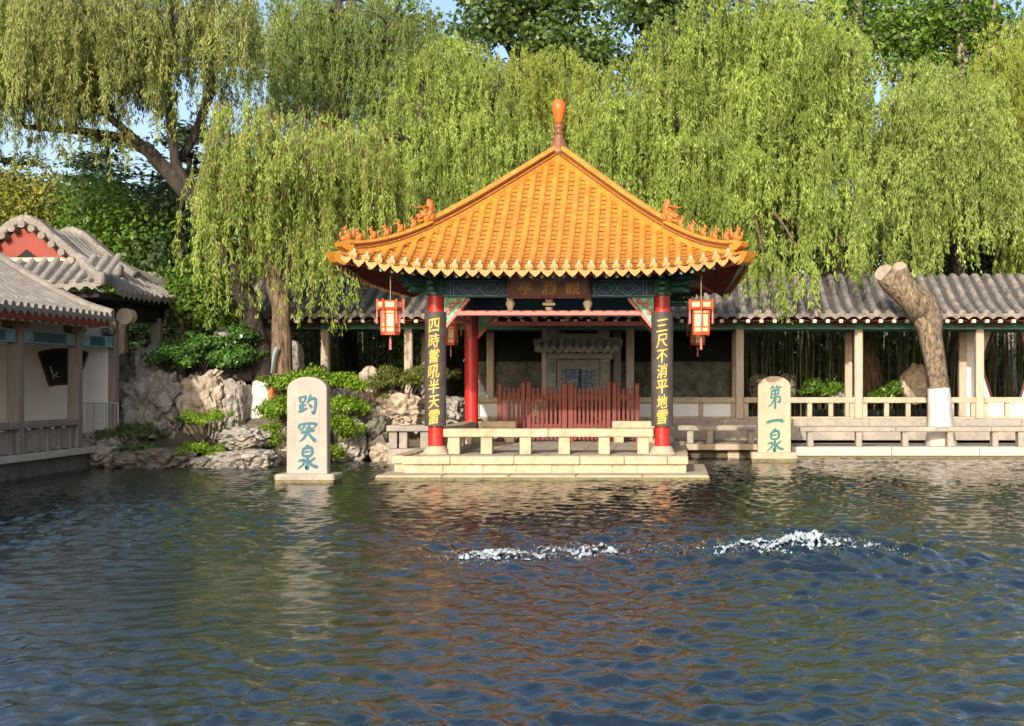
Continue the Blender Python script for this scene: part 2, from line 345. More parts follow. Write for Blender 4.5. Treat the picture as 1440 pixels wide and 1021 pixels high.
# ------------------------------------------------------------------ pavilion
PC = Vector((-2.1, 24, 0)); HC = 1.99        # centre, half the column spacing
pav = thing('pavilion', 'square open pavilion with golden tiled roof and red columns standing in the pool', 'pavilion', PC)
_t = np.array([0, .118, .226, .33, .434, .532, .648, .81, .96, 1.0]); _z = np.array([5.97, 5.66, 5.28, 5.01, 4.74, 4.47, 4.17, 3.91, 3.79, 3.80])
_pf = np.polyfit(_t, _z, 4); RR = 3.44
def zdiag(t): return float(np.polyval(_pf, min(t, 1.02)))
def zroof(x, d):
    t = d / RR; c = min(abs(x) / max(d, 1e-3), 1)
    return zdiag(t) - .32 * t ** 3 * (1 - c ** 4)
def eave(x): return 3.30 + .14 * min(abs(x) / 3.4, 1) ** 3
def side(k):                     # frame of side k: along, outward from the centre, up
    Rm = rot_z(k * math.pi / 2)
    return lambda u, d, z: PC + Rm @ Vector((u, -d, z))
tiles, base, eavet, caps, soff, raft, ends = MB(), MB(), MB(), MB(), MB(), MB(), MB()
SP = .206
for k in range(4):
    fr = side(k)
    for i in range(-16, 17):     # barrel tile rows
        x = i * SP; d0 = max(abs(x) + .10, .16); d1 = eave(x)
        if d1 - d0 < .05: continue
        n = max(2, int((d1 - d0) / .10)); vs, fs = [], []
        for j in range(n + 1):
            d = d0 + (d1 - d0) * j / n; z = zroof(x, d); r = .058 + (.004 if j % 3 == 0 else 0)
            for a in range(7): an = math.pi * a / 6; vs.append(fr(x + r * math.cos(an), d, z + .012 + r * .95 * math.sin(an)))
        fs = [[j * 7 + a, j * 7 + a + 1, j * 7 + 8 + a, j * 7 + 7 + a] for j in range(n) for a in range(6)]
        fs.append(list(range(7))); tiles.add(vs, fs)
        z = zroof(x, d1) + .022
        disc = [(x + .068 * math.cos(a), z + .068 * math.sin(a)) for a in np.linspace(0, 2 * math.pi, 12, endpoint=False)]
        eavet.prism(disc, lambda u, v, w_, fr=fr, d1=d1: fr(u, d1 + .022 - .03 * w_, v))
        dn = d1 - .10; zn = zroof(x, dn) + .062
        vs = [fr(x + .036 * math.cos(a) * q, dn + .036 * math.sin(a) * q, zn + hh) for q, hh in ((1, 0), (1, .03), (.6, .055)) for a in np.linspace(0, 2 * math.pi, 8, endpoint=False)]
        caps.add(vs, [[r_ * 8 + a, r_ * 8 + (a + 1) % 8, r_ * 8 + 8 + (a + 1) % 8, r_ * 8 + 8 + a] for r_ in range(2) for a in range(8)] + [list(range(16, 24))])
    for i in range(-17, 17):     # pan tile rows, laid in courses
        xm = (i + .5) * SP; d0 = max(abs(xm) + .06, .12); d1 = eave(xm) + .03
        if d1 - d0 < .04: continue
        n = max(1, round((d1 - d0) / .112))
        for j in range(n):
            da, db = d0 + (d1 - d0) * j / n, d0 + (d1 - d0) * (j + 1) / n; vs = []
            jit = random.uniform(-.004, .004)
            for d, up in ((da, -.004), (db, .010), (db + .001, -.006)):
                for q in range(5):
                    u = xm + (q - 2) / 4 * SP * .92; sag = .022 * (1 - ((q - 2) / 2) ** 2); bow = .02 * (1 - ((q - 2) / 2) ** 2) if d != da else 0
                    vs.append(fr(u, d + bow, zroof(u, d) + up - sag + .015 + jit))
            tiles.add(vs, [[q, q + 1, q + 6, q + 5] for q in range(4)])
            tiles.add(vs, [[q + 5, q + 6, q + 11, q + 10] for q in range(4)], 1)
        z = zroof(xm, d1) - .02
        heart = [(-.094, .035), (-.05, .005), (0, -.006), (.05, .005), (.094, .035), (.092, -.03), (.05, -.075), (0, -.115), (-.05, -.075), (-.092, -.03)]
        eavet.prism([(xm + a, z + b) for a, b in heart], lambda u, v, w_, fr=fr, d1=d1: fr(u, d1 + .012 - .02 * w_, v))
    vs, fs, NU, NT = [], [], 16, 14         # bed under the tiles, soffit below it
    for off in (-.03, -.11):
        n0 = len(vs)
        for j in range(NT + 1):
            for q in range(NU + 1):
                t = max(j / NT, .01); d = t * (RR if off > -.05 else 3.30); u = (q / NU * 2 - 1) * d
                d2 = min(d, t * (eave(u) + .0)); vs.append(fr(u, d2, zroof(u, d) + off))
        fs += [[n0 + j * (NU + 1) + q, n0 + j * (NU + 1) + q + 1, n0 + (j + 1) * (NU + 1) + q + 1, n0 + (j + 1) * (NU + 1) + q] for j in range(NT) for q in range(NU)]
    nh = (NT + 1) * (NU + 1); base.add(vs[:nh], [f for f in fs if f[0] < nh])
    soff.add(vs[nh:], [[i - nh for i in f] for f in fs if f[0] >= nh])
    for i in range(-18, 19):                # rafters, fanned towards the corners
        x1 = i * .178; fan = 1 if abs(x1) < 1.9 else .62 + .38 * (1.9 / abs(x1)); x0 = max(-1.62, min(1.62, x1 * fan)); d0 = 1.7; d1 = eave(x1) - .10
        a = fr(x0, d0, zroof(x0, d0) - .16); b = fr(x1, d1, zroof(x1, d1) - .15); raft.tube([a, b], .034, 4)
        e = b + (b - a).normalized() * .012; ends.tube([b, e], .036, 4)
roof = base.build('roof', [M['gold']], pav); tl = tiles.build('roof_tiles', [M['gold'], M['goldjoint']], roof, smooth=R(40), fix=False)
eavet.build('eave_tiles', M['golddrip'], roof); caps.build('tile_nail_caps', M['nailcap'], roof, smooth=R(50))
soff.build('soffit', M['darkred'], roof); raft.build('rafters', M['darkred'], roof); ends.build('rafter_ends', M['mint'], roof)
def sweep(mb, path, sec, fr, dark=()):    # path: (t) list -> section (side, up) swept along a diagonal
    vs, n = [], len(sec)
    for t, sc_ in path:
        for a, b in sec: vs.append(fr(t, a, b * sc_))
    k = len(path); fs = [[i * n + j, i * n + (j + 1) % n, (i + 1) * n + (j + 1) % n, (i + 1) * n + j] for i in range(k - 1) for j in range(n)]
    base_ = len(mb.v); mb.add(vs, fs + [list(range(n)), list(range((k - 1) * n, k * n))])
    for q_, f_ in enumerate(fs):
        if q_ % n in dark: mb.m[len(mb.m) - len(fs) - 2 + q_] = 1
def diag(k):
    Rm = rot_z(k * math.pi / 2); o = Vector((-1, -1, 0)).normalized(); s = Vector((1, -1, 0)).normalized()
    return lambda t, a, b: PC + Rm @ (o * (t * RR * math.sqrt(2)) + s * a + Vector((0, 0, zdiag(t) + b)))
SEC = [(-.13, -.06), (-.13, .03), (-.09, .045), (-.09, .085), (-.075, .095), (-.075, .14), (-.10, .155), (-.10, .185), (-.06, .235), (0, .25), (.06, .235), (.10, .185), (.10, .155), (.075, .14), (.075, .095), (.09, .085), (.09, .045), (.13, .03), (.13, -.06)]
def blobber(mb, q, n=8, m=5):
    def blob(cu, cv, ru, rv, ra, ca=0):
        vs = [q(cu, ca, cv - rv)]
        for i in range(1, m):
            ph = -math.pi / 2 + math.pi * i / m
            for j in range(n): an = 2 * math.pi * j / n; vs.append(q(cu + ru * math.cos(ph) * math.cos(an), ca + ra * math.cos(ph) * math.sin(an), cv + rv * math.sin(ph)))
        vs.append(q(cu, ca, cv + rv)); k = len(vs) - 1
        fs = [[0, 1 + (j + 1) % n, 1 + j] for j in range(n)] + [[1 + i * n + j, 1 + i * n + (j + 1) % n, 1 + (i + 1) * n + (j + 1) % n, 1 + (i + 1) * n + j] for i in range(m - 2) for j in range(n)] + [[k, 1 + (m - 2) * n + j, 1 + (m - 2) * n + (j + 1) % n] for j in range(n)]
        mb.add(vs, fs)
    return blob
def figure(mb, fr, t, h, kind):  # a small seated roof creature facing outwards
    k = 1 / (RR * math.sqrt(2)); blob = blobber(mb, lambda u, a, v: fr(t + u * k, a, v), 7)
    blob(-.01, h * .34, h * .26, h * .36, h * .2); blob(.03, h * .62, h * .15, h * .22, h * .15); blob(.045, h * .86, h * .17, h * .14, h * .13)
    blob(.085, h * .82, h * .10, h * .06, h * .07); blob(.045, h * .2, h * .07, h * .26, h * .14)
    blob(-.09, h * .35 if kind % 2 else h * .5, h * .08, h * .34, h * .05)
    blob(.03, h * 1.02, h * .05, h * .1, h * (.11 if kind % 2 else .05))
    if kind == 9: blob(.02, h * .22, h * .5, h * .22, h * .2); blob(-.12, h * .6, h * .1, h * .4, h * .05); blob(.13, h * .45, h * .1, h * .22, h * .08)
def beast(mb, fr, t):            # horned dragon head biting the ridge
    k = 1 / (RR * math.sqrt(2)); blob = blobber(mb, lambda u, a, v: fr(t + u * k, a, v), 9, 7)
    blob(-.02, .16, .15, .17, .11); blob(.05, .24, .13, .10, .10); blob(.15, .23, .10, .055, .075); blob(.22, .27, .045, .04, .06); blob(.14, .13, .09, .035, .06)
    blob(-.08, .33, .085, .15, .085); blob(-.05, .45, .055, .08, .055); blob(-.14, .25, .06, .16, .07); blob(.02, .36, .06, .07, .09); blob(-.12, .40, .04, .09, .04)
    for s_ in (-1, 1):
        blob(.09, .31, .035, .035, .035, s_ * .07); blob(-.02, .22, .07, .10, .04, s_ * .1); blob(-.08, .12, .06, .09, .04, s_ * .1)
        mb.tube([fr(t + u * k, s_ * a, v) for u, a, v in ((.02, .05, .36), (.10, .09, .42), (.20, .10, .43), (.27, .09, .50))], [.025, .02, .014, .005], 6)
for k in range(4):
    fr = diag(k); rid = MB()
    sweep(rid, [(t, 1) for t in np.linspace(.015, .60, 22)], SEC, fr, (2, 4, 6, 11, 13, 15))
    sweep(rid, [(t, .74) for t in np.linspace(.602, .94, 16)], SEC, fr, (2, 4, 6, 11, 13, 15))
    kk = 1 / (RR * math.sqrt(2)); tip = [(-.08, .0), (.05, .02), (.16, .075), (.19, .14), (.13, .165), (.02, .19), (-.08, .19)]
    rid.prism(tip, lambda u, v, w_, fr=fr: fr(.94 + u * kk, (w_ - .5) * .19, v))
    rp = rid.build('hip_ridge', [M['gold'], M['goldjoint']], roof, smooth=R(35))
    b = MB(); beast(b, lambda t_, a, b_, fr=fr: fr(.618 + (t_ - .618) * .8, a * .85, b_ * .8 + .14), .618); b.build('dragon_head', M['gold_old'], roof, smooth=True)
    for i, t in enumerate((.672, .728, .784, .838, .892, .938)):
        fb = MB(); figure(fb, lambda t_, a, b_, fr=fr: fr(t_, a, b_ + .165), t, .25 if i == 5 else .215, 9 if i == 5 else i)
        fb.build('ridge_figure', M['gold_old'], roof, smooth=True)
    cb = MB(); cp = MB()
    cb.tube([fr(.56, 0, -.42), fr(.90, 0, -.18), fr(.955, 0, -.13)], [.11, .09, .085], 4); cb.build('corner_beam', M['pink'], roof)
    dh = [(-.14, -.08), (.0, -.10), (.10, -.06), (.16, .02), (.20, .10), (.12, .09), (.08, .12), (-.02, .10), (-.14, .09)]
    cp.prism(dh, lambda u, v, w_, fr=fr: fr(.968 + u * kk, (w_ - .5) * .24, v - .13)); cp.build('corner_beam_cap', M['gold'], roof)
fb = MB(); fb.lathe(PC, [(.05, 5.9), (.20, 5.98), (.21, 6.05), (.17, 6.10), (.165, 6.16), (.12, 6.22), (.125, 6.27), (.09, 6.31), (.088, 6.36), (.11, 6.39), (.075, 6.43), (.072, 6.46), (.115, 6.50), (.105, 6.55), (.06, 6.58)], 20)
fb.build('finial_stem', M['finialbrown'], roof, smooth=R(60))
fb = MB(); fb.lathe(PC, [(.062, 6.575), (.075, 6.64), (.105, 6.74), (.132, 6.84), (.135, 6.92), (.11, 7.0), (.06, 7.045), (.02, 7.055)], 20); fb.build('finial_knob', pm('orange_finial', (.56, .13, .025), .35, .15, 8, .1, grime=.3, grime_col=(.25, .06, .02, 1)), roof, smooth=True)
# the four ridge shoulders under the finial
# ---- columns, boards
ZP = .37
def column(x, y):
    b = MB(); b.lathe((x, y, 0), [(.132, ZP + .12), (.14, 1.2), (.14, 2.6), (.135, 3.22)], 24)
    o = b.build('column', M['red'], pav, smooth=R(40))
    b = MB(); b.lathe((x, y, 0), [(.23, ZP - .002), (.225, ZP + .04), (.19, ZP + .10), (.165, ZP + .135), (.15, ZP + .14)], 24)
    b.box((x, y, ZP + .012), (.46, .46, .026), .006); b.build('column_base', M['stone'], o, smooth=R(40)); return o
CORN = [(PC.x - HC, 22.01), (PC.x + HC, 22.01), (PC.x - HC, 25.99), (PC.x + HC, 25.99)]
cols = [column(*c) for c in CORN]
def board(ci, text):
    x, y = CORN[ci]; z0, z1, r0, r1 = .86, 2.86, .172, .197
    b = MB(); vs, n = [], 15
    for z in (z0, z1):
        for r in (r0, r1):
            for j in range(n): an = (j / (n - 1) - .5) * R(150); vs.append((x + r * math.sin(an), y - r * math.cos(an), z))
    q = lambda zz, rr, j: (zz * 2 + rr) * n + j
    fs = []
    for j in range(n - 1): fs += [[q(0, 1, j), q(0, 1, j + 1), q(1, 1, j + 1), q(1, 1, j)], [q(0, 0, j), q(0, 0, j + 1), q(1, 0, j + 1), q(1, 0, j)], [q(0, 0, j), q(0, 0, j + 1), q(0, 1, j + 1), q(0, 1, j)], [q(1, 0, j), q(1, 0, j + 1), q(1, 1, j + 1), q(1, 1, j)]]
    fs += [[q(0, 0, 0), q(0, 1, 0), q(1, 1, 0), q(1, 0, 0)], [q(0, 0, n - 1), q(0, 1, n - 1), q(1, 1, n - 1), q(1, 0, n - 1)]]
    b.add(vs, fs); o = b.build('couplet_board', M['board'], pav, smooth=R(40))
    b = MB()
    for i, ch in enumerate(text):
        v, f = glyphs(ch, .004); zc = 2.62 - i * .266; sl_ = random.uniform(.08, .2); wv = random.uniform(.88, 1.02)
        for q_, (du, dv) in enumerate(((-.002, .001), (.003, -.001))):     # three passes of the brush make it bold
            vs = []; rl_ = r1 + .0022 + q_ * .0005
            for a, c in v:
                a2 = (a * .82 + c * sl_ * .5) * .25 * wv + du; c2 = (c + a * .14) * .245 + dv
                an = a2 / rl_; vs.append((x + rl_ * math.sin(an), y - rl_ * math.cos(an), zc + c2))
            b.add(vs, f)
    b.build('lettering', M['goldleaf'], o, fix=False)
board(0, '四時嘗吼半天雷'); board(1, '三尺不消平地雪')
# ---- painted beams, friezes and brackets on the four sides
for k in range(4):
    fr = side(k); HB = HC - .12; d = HC - .02 if k in (0, 2) else HC
    mk = lambda mb, u0, u1, d0, d1, z0, z1, bev=.008: mb.box(fr((u0 + u1) / 2, (d0 + d1) / 2, (z0 + z1) / 2), (abs(u1 - u0), abs(d1 - d0), abs(z1 - z0)), bev, rot_z(k * math.pi / 2))
    b = MB(); mk(b, -HB, HB, HC - .10, HC + .09, 3.12, 3.43); bm_ = b.build('painted_beam', M['blue'], pav)
    b = MB()                     # the drawn pattern on the beam: frames, diamonds, end bands
    def ln(u0, z0, u1, z1, w_=.012, dd=.094):
        L_ = math.hypot(u1 - u0, z1 - z0); an = math.atan2(z1 - z0, u1 - u0)
        b.box(fr((u0 + u1) / 2, HC + dd, (z0 + z1) / 2), (L_, .006, w_), .001, rot_z(k * math.pi / 2) @ Matrix.Rotation(-an, 3, 'Y'))
    for s in (-1, 1):
        for u in (1.83, 1.72, 1.66, .72, .8): ln(s * u, 3.135, s * u, 3.415)
        for uc in (1.40, 1.0):
            for w2, h2 in ((.22, .125), (.12, .07)):
                pts = [(-w2, 0), (-w2 * .45, h2), (w2 * .45, h2), (w2, 0), (w2 * .45, -h2), (-w2 * .45, -h2)] if uc < 1.2 else [(-w2, 0), (0, h2), (w2, 0), (0, -h2)]
                for i in range(len(pts)): a, c = pts[i], pts[(i + 1) % len(pts)]; ln(s * uc + a[0], 3.275 + a[1], s * uc + c[0], 3.275 + c[1], .010)
    ln(-HB, 3.14, HB, 3.14, .014); ln(-HB, 3.41, HB, 3.41, .014)
    b.build('beam_painting', M['paleline'], bm_)
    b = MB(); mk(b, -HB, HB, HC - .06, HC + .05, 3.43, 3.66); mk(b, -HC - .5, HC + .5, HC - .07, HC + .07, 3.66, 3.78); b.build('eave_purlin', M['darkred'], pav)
    b = MB()
    for u in (-1.5, -1.1, 1.1, 1.5): mk(b, u - .09, u + .09, HC - .04, HC + .12, 3.435, 3.50); mk(b, u - .15, u + .15, HC - .03, HC + .1, 3.50, 3.57)
    b.build('bracket_block', M['green'], pav)
    b = MB(); mk(b, -1.62, 1.62, HC - .06, HC + .06, 2.80, 2.885, .01); b.build('frieze_rail', M['pink'], pav)
    for u in (-.68, 0, .68):     # little vases between beam and rail
        b = MB(); c = fr(u, HC, 0)
        if u: b.lathe(c, [(.05, 2.887), (.045, 2.92), (.085, 3.0), (.08, 3.04), (.05, 3.07), (.07, 3.10), (.06, 3.118)], 14)
        else:
            b.box(c + Vector((0, 0, 2.92)), (.12, .10, .06), .02); b.box(c + Vector((0, 0, 3.0)), (.22, .10, .055), .02, rot_z(k * math.pi / 2)); b.box(c + Vector((0, 0, 3.075)), (.13, .10, .085), .03)
        b.build('frieze_vase', M['cream'], pav, smooth=R(40))
    for s in (-1, 1):            # spandrel: carved green triangle with a pink slanting edge
        b = MB(); b.prism([(s * 1.84, 3.118), (s * 1.44, 3.118), (s * 1.84, 2.60)], lambda u, v, w_: fr(u, HC - .03 + .06 * w_, v)); sp = b.build('spandrel', M['mint'], pav)
        b = MB()
        for uu, vv, rr in ((1.70, 2.985, .055), (1.58, 3.05, .04), (1.77, 2.86, .04)):
            for q in range(5): an = q * 2 * math.pi / 5; b.lathe(fr(s * uu + math.cos(an) * rr * .8, HC + .032, vv + math.sin(an) * rr * .8), [(.001, -.03), (rr * .5, -.015), (rr * .62, 0), (rr * .5, .015), (.001, .03)], 6)
        b.build('carved_flower', M['pink'], sp)
        b = MB(); rnd = random.Random(k * 3 + s)
        for q in range(26):
            a_, c_ = rnd.random(), rnd.random()
            if a_ + c_ > .9: continue
            b.box(fr(s * (1.81 - .36 * a_), HC + .033, 3.09 - .42 * c_), (.05, .012, .018), .003, rot_z(k * math.pi / 2) @ Matrix.Rotation(rnd.uniform(0, 3), 3, 'Y'))
        b.build('carved_leaf', M['green'], sp)
        b = MB(); a0, a1 = fr(s * 1.40, HC + .0, 3.10), fr(s * 1.86, HC + .0, 2.54); b.box((a0 + a1) / 2, ((a1 - a0).length, .10, .055), .01, rot_z(k * math.pi / 2) @ Matrix.Rotation(-math.atan2(2.54 - 3.10, s * .46), 3, 'Y'))
        b.build('spandrel_edge', M['pink'], sp)
for x, y in CORN:                # clustered brackets over each column
    b = MB(); sx = 1 if x > PC.x else -1; sy = 1 if y > 24 else -1
    b.box((x, y, 3.30), (.34, .34, .30), .03)
    for z, l in ((3.24, .62), (3.34, .82), (3.45, 1.0)):
        b.box((x + sx * .18, y, z), (l, .12, .075), .02); b.box((x, y + sy * .18, z + .004), (.12, l, .075), .02); b.box((x + sx * .13, y + sy * .13, z + .008), (l * 1.05, .10, .07), .02, rot_z(math.atan2(sy, sx)))
    o = b.build('corner_bracket', M['green'], pav)
    b = MB(); b.box((x, y - .19 if y < 24 else y + .19, 3.2), (.1, .06, .09), .02); b.box((x + sx * .3, y - .02, 3.24), (.3, .13, .03), .01); b.build('bracket_end', M['paleline'], o)
# ---- plaque
b = MB(); tilt = Matrix.Rotation(R(8), 3, 'X'); pc0 = Vector((PC.x + .02, 21.80, 3.29))
b.box(pc0, (1.42, .06, .40), .012, tilt); pq = b.build('name_plaque', M['brown'], pav)
b = MB(); 
for sx in (-1, 1): b.box(pc0 + tilt @ Vector((sx * .69, -.034, 0)), (.05, .02, .41), .006, tilt)
for sz in (-1, 1): b.box(pc0 + tilt @ Vector((0, -.034, sz * .18)), (1.33, .02, .04), .006, tilt)
b.build('plaque_frame', M['darkred'], pq)
b = MB()
for i, ch in enumerate('亭瀾觀'):
    v, f = glyphs(ch, .004)
    for q_, du in enumerate((-.004, .004)): b.add([pc0 + tilt @ Vector((a * .255 + (i - 1) * .41 + du, -.0335 - q_ * .0006, c * .24 - .01)) for a, c in v], f)
b.build('lettering', M['plaquegold'], pq, fix=False)
# ---- platform
x0, x1, yf, yb = PC.x - 2.42, PC.x + 2.42, 21.30, 26.75
b = MB(); b.bb(x0 + .05, x1 - .05, yf + .05, yb, -.3, ZP - .012, .01); plat = b.build('platform', M['paving'], pav)
def courses(name, xa, xb, ya, yb_, z0, z1, lo, hi, mat, dep=.22):
    b = MB(); rnd = random.Random(int(z0 * 1000) + 7)
    x = xa
    while x < xb - .01:
        l = min(rnd.uniform(lo, hi), xb - x); l = xb - x if xb - x - l < .2 else l; j = rnd.uniform(-.008, .008)
        b.bb(x + .004, x + l - .004, ya + j, ya + dep, z0 + .003, z1 - .003 + rnd.uniform(-.003, .003), .014); x += l
    for xs in (-1, 1):
        y = ya + dep
        while y < yb_ - .01:
            l = min(rnd.uniform(lo, hi), yb_ - y); l = yb_ - y if yb_ - y - l < .2 else l; j = rnd.uniform(-.008, .008)
            xe = xa - j if xs < 0 else xb + j; b.bb(xe, xe - xs * -dep if xs < 0 else xe - dep, y + .004, y + l - .004, z0 + .003, z1 - .003, .014); y += l
    return b.build(name, mat, plat)
courses('coping_stone', x0 - .02, x1 + .02, yf - .02, yb, .225, ZP, .7, 1.15, M['stoneblock'])
courses('block_course', x0 + .01, x1 - .01, yf + .03, yb, .07, .225, .35, .75, M['stoneblock'])
courses('foot_course', x0 + .03, x1 - .03, yf + .06, yb, -.2, .07, .5, .9, M['stonegrey'])
b = MB(); sx0, sx1 = PC.x - 2.76, PC.x + 2.78
for i in range(5): 
    l = (sx1 - sx0) / 5; b.bb(sx0 + i * l + .003, sx0 + (i + 1) * l - .003, 20.72, 21.6, -.06, .085, .02)
b.bb(sx1 - .75, sx1, 21.604, 23.6, -.06, .083, .02); b.bb(sx0, sx0 + .75, 21.604, 23.2, -.06, .083, .02)
st = b.build('water_step', M['stone'], plat)
b = MB(); b.bb(sx0 - .004, sx1 + .004, 20.712, 21.5, -.4, .058, .01); b.build('waterline_moss', M['moss'], st)
# paving joints of the platform floor
b = MB(); rnd = random.Random(3)
for i in range(8):
    for j in range(8):
        b.bb(x0 + .24 + i * .545, x0 + .24 + i * .545 + .535, yf + .22 + j * .66, yf + .22 + j * .66 + .65, ZP - .03, ZP - .003 + rnd.uniform(-.002, .002), .008)
b.build('floor_slab', M['paving'], plat)
# ---- stone bench rails round the platform
def rail(name, a, c, posts, zt=.815, th=.145, wd=.27, parent=pav, mat=None, pw=.2, zb=ZP, ends_=True):
    a, c = Vector(a), Vector(c); L_ = (c - a).length; an = math.atan2(c.y - a.y, c.x - a.x); Rm = rot_z(an); b = MB(); mat = mat or M['stoneblock']
    n = max(1, round(L_ / 1.9)); 
    for i in range(n): m_ = a + (c - a) * ((i + .5) / n); b.box((m_.x, m_.y, zt - th / 2), (L_ / n - .006, wd, th), .014, Rm)
    o = b.build(name, mat, parent)
    for t in posts:
        b = MB(); m_ = a + (c - a) * t; b.box((m_.x, m_.y, (zb + zt - th) / 2 - .001), (pw, wd * .72, zt - th - zb), .01, Rm); b.build('bench_post', mat, o)
    return o
xl, xr = CORN[0][0], CORN[1][0]
rail('bench_rail', (xl + .15, 21.99, 0), (xr - .15, 21.99, 0), (.05, .205, .39, .575, .765, .95))
rail('bench_rail', (xl, 22.2, 0), (xl, 25.8, 0), (.08, .36, .64, .92)); rail('bench_rail', (xr, 22.2, 0), (xr, 25.8, 0), (.08, .36, .64, .92))
rail('bench_rail', (xl + .15, 26.0, 0), (-3.15, 26.0, 0), (.2, .82)); rail('bench_rail', (-1.17, 26.0, 0), (xr - .15, 26.0, 0), (.16, .82))
# ------------------------------------------------------------------ lanterns
def lantern():
    r = thing('palace_lantern', None, None); z = 0.0
    def hexa(r0, z0, z1, r1=None, a0=0): return [(r0, z0), (r1 or r0, z1)]
    def ring(mb, rad, z0, z1, n=6, r2=None, th=None):
        mb.lathe((0, 0, 0), [(rad * .8, z0), (rad, z0), (r2 or rad, z1), (rad * .8, z1)], n)
    b = MB(); ring(b, .175, -.58, -.52); ring(b, .165, -.16, -.12)
    for j in range(6): an = j * math.pi / 3; b.box((.165 * math.cos(an), .165 * math.sin(an), -.34), (.03, .03, .38), .004, rot_z(an))
    for j in range(6):
        an = (j + .5) * math.pi / 3; q = .143
        for zz in (-.44, -.20): b.box((q * math.cos(an) * 1.01, q * math.sin(an) * 1.01, zz), (.014, .155, .016), .002, rot_z(an))
    b.build('lantern_frame', M['lantern'], r)
    b = MB(); b.lathe((0, 0, 0), [(.15, -.525), (.15, -.16)], 6); b.build('lantern_panel', M['lanternpanel'], r)
    b = MB(); b.lathe((0, 0, 0), [(.15, -.12), (.215, -.125), (.235, .02), (.16, .025)], 6)
    for j in range(6): an = j * math.pi / 3; b.box((.238 * math.cos(an), .238 * math.sin(an), -.045), (.045, .03, .19), .01, rot_z(an))
    cr = b.build('lantern_crown', M['lantern'], r)
    b = MB()
    for j in range(6): an = (j + .5) * math.pi / 3; b.box((.203 * math.cos(an), .203 * math.sin(an), -.05), (.012, .16, .085), .003, rot_z(an) @ Matrix.Rotation(.12, 3, 'Y'))
    b.build('crown_panel', M['lanternpanel'], cr)
    b = MB()
    for j in range(6): an = j * math.pi / 3; b.tube([(.245 * math.cos(an), .245 * math.sin(an), -.13), (.245 * math.cos(an), .245 * math.sin(an), -.22), (.245 * math.cos(an), .245 * math.sin(an), -.38)], [.006, .016, .02], 6)
    b.tube([(0, 0, -.58), (0, 0, -.66), (0, 0, -.84)], [.008, .02, .025], 6); b.build('tassel', M['tassel'], r)
    b = MB(); b.tube([(0, 0, .0), (0, 0, .47)], .008, 6); b.build('hanging_cord', M['cord'], r); return r
L0 = lantern(); LP = [(549, 21.0, 'nearer red palace lantern hanging left of the couplet column, before the grey roof'), (986, 21.0, 'nearer red palace lantern hanging right of the couplet column, brightly lit'), (634, 27.1, 'red palace lantern hanging behind the left couplet column, mostly hidden'), (981, 27.1, 'red palace lantern showing below and behind the right front lantern')]
for i, (px, Y, lab) in enumerate(LP):
    o = L0 if i == 0 else copy_tree(L0)
    o.location = P(px, 0, Y); o.location.z = 2.975; o.rotation_euler.z = R(9 if i != 1 else 30); o.scale = (.9, .9, .95)
    tag(o, lab, 'lantern', 'palace lanterns under the golden eaves')
# ------------------------------------------------------------------ water and springs
SPR = [(P(697, 785, 11.68), .42, .5), (P(818, 776, 12.05), .34, .3), (P(1012, 773, 12.2), .36, .42), (P(1135, 772, 12.25), .5, 1.0), (P(1205, 778, 12.1), .3, .5)]
_r = np.random.default_rng(4); NW = 90
_lam = np.exp(_r.uniform(np.log(.10), np.log(.45), NW)); _th = _r.normal(0, .8, NW) + np.where(_r.random(NW) < .5, 1.3, -1.75); _ph = _r.uniform(0, 6.28, NW); _am = .043 * _lam / 6.283
def wave(x, y, amp=1.0):
    z = np.zeros_like(x); wx = x + .25 * np.sin(y * 1.1 + .3 * x); wy = y + .25 * np.sin(x * .9 + 1)
    for l, t, p_, a in zip(_lam, _th, _ph, _am):
        k = 6.283 / l; z += a * np.sin(k * (wx * np.cos(t) + wy * np.sin(t)) + p_)
    z *= amp * (.75 + .45 * np.sin(x * .55 + y * .35) * np.sin(y * .41 - x * .2)) * np.clip(1.15 - y / 50, .4, 1.1)
    for c, r_, s_ in SPR:
        d = np.hypot(x - c.x, (y - c.y) * 1.0); z += .075 * s_ * np.exp(-(d / r_) ** 2) + .022 * s_ * np.exp(-((d - .9) / .9) ** 2) * np.sin(d * 13 + np.sin(np.arctan2(y - c.y, x - c.x) * 5) * .8)
        z += .007 * s_ * np.exp(-(d / (r_ * 1.5)) ** 2) * (np.sin(x * 31 + np.sin(y * 23) * 2) + np.sin(y * 37 + np.sin(x * 29) * 2))
    return z
xs = np.concatenate([np.linspace(-70, -13, 20)[:-1], np.arange(-13, -5, .036), np.arange(-5, 3.2, .02), np.arange(3.2, 8.4, .036), np.linspace(8.4, 60, 20)[1:]])
ys = [4.2]
while ys[-1] < 26.8: ys.append(ys[-1] + .017 + .0022 * (ys[-1] - 4))
ys = np.concatenate([[1.5, 3], ys, [27.6, 29]])
XX, YY = np.meshgrid(xs, ys); ZZ = wave(XX, YY); nx, ny = len(xs), len(ys)
me = bpy.data.meshes.new('water'); me.vertices.add(nx * ny); me.vertices.foreach_set('co', np.stack([XX, YY, ZZ], -1).astype(np.float32).ravel())
ii = (np.arange(ny - 1)[:, None] * nx + np.arange(nx - 1)[None, :]).ravel(); q = np.stack([ii, ii + 1, ii + nx + 1, ii + nx], -1).astype(np.int32); nq = len(q)
me.loops.add(nq * 4); me.loops.foreach_set('vertex_index', q.ravel()); me.polygons.add(nq); me.polygons.foreach_set('loop_start', np.arange(0, nq * 4, 4, dtype=np.int32)); me.polygons.foreach_set('loop_total', np.full(nq, 4, dtype=np.int32)); me.update(calc_edges=True)
wm = bpy.data.materials.new('spring_water'); wm.use_nodes = True; wn = wm.node_tree; wb = wn.nodes['Principled BSDF']
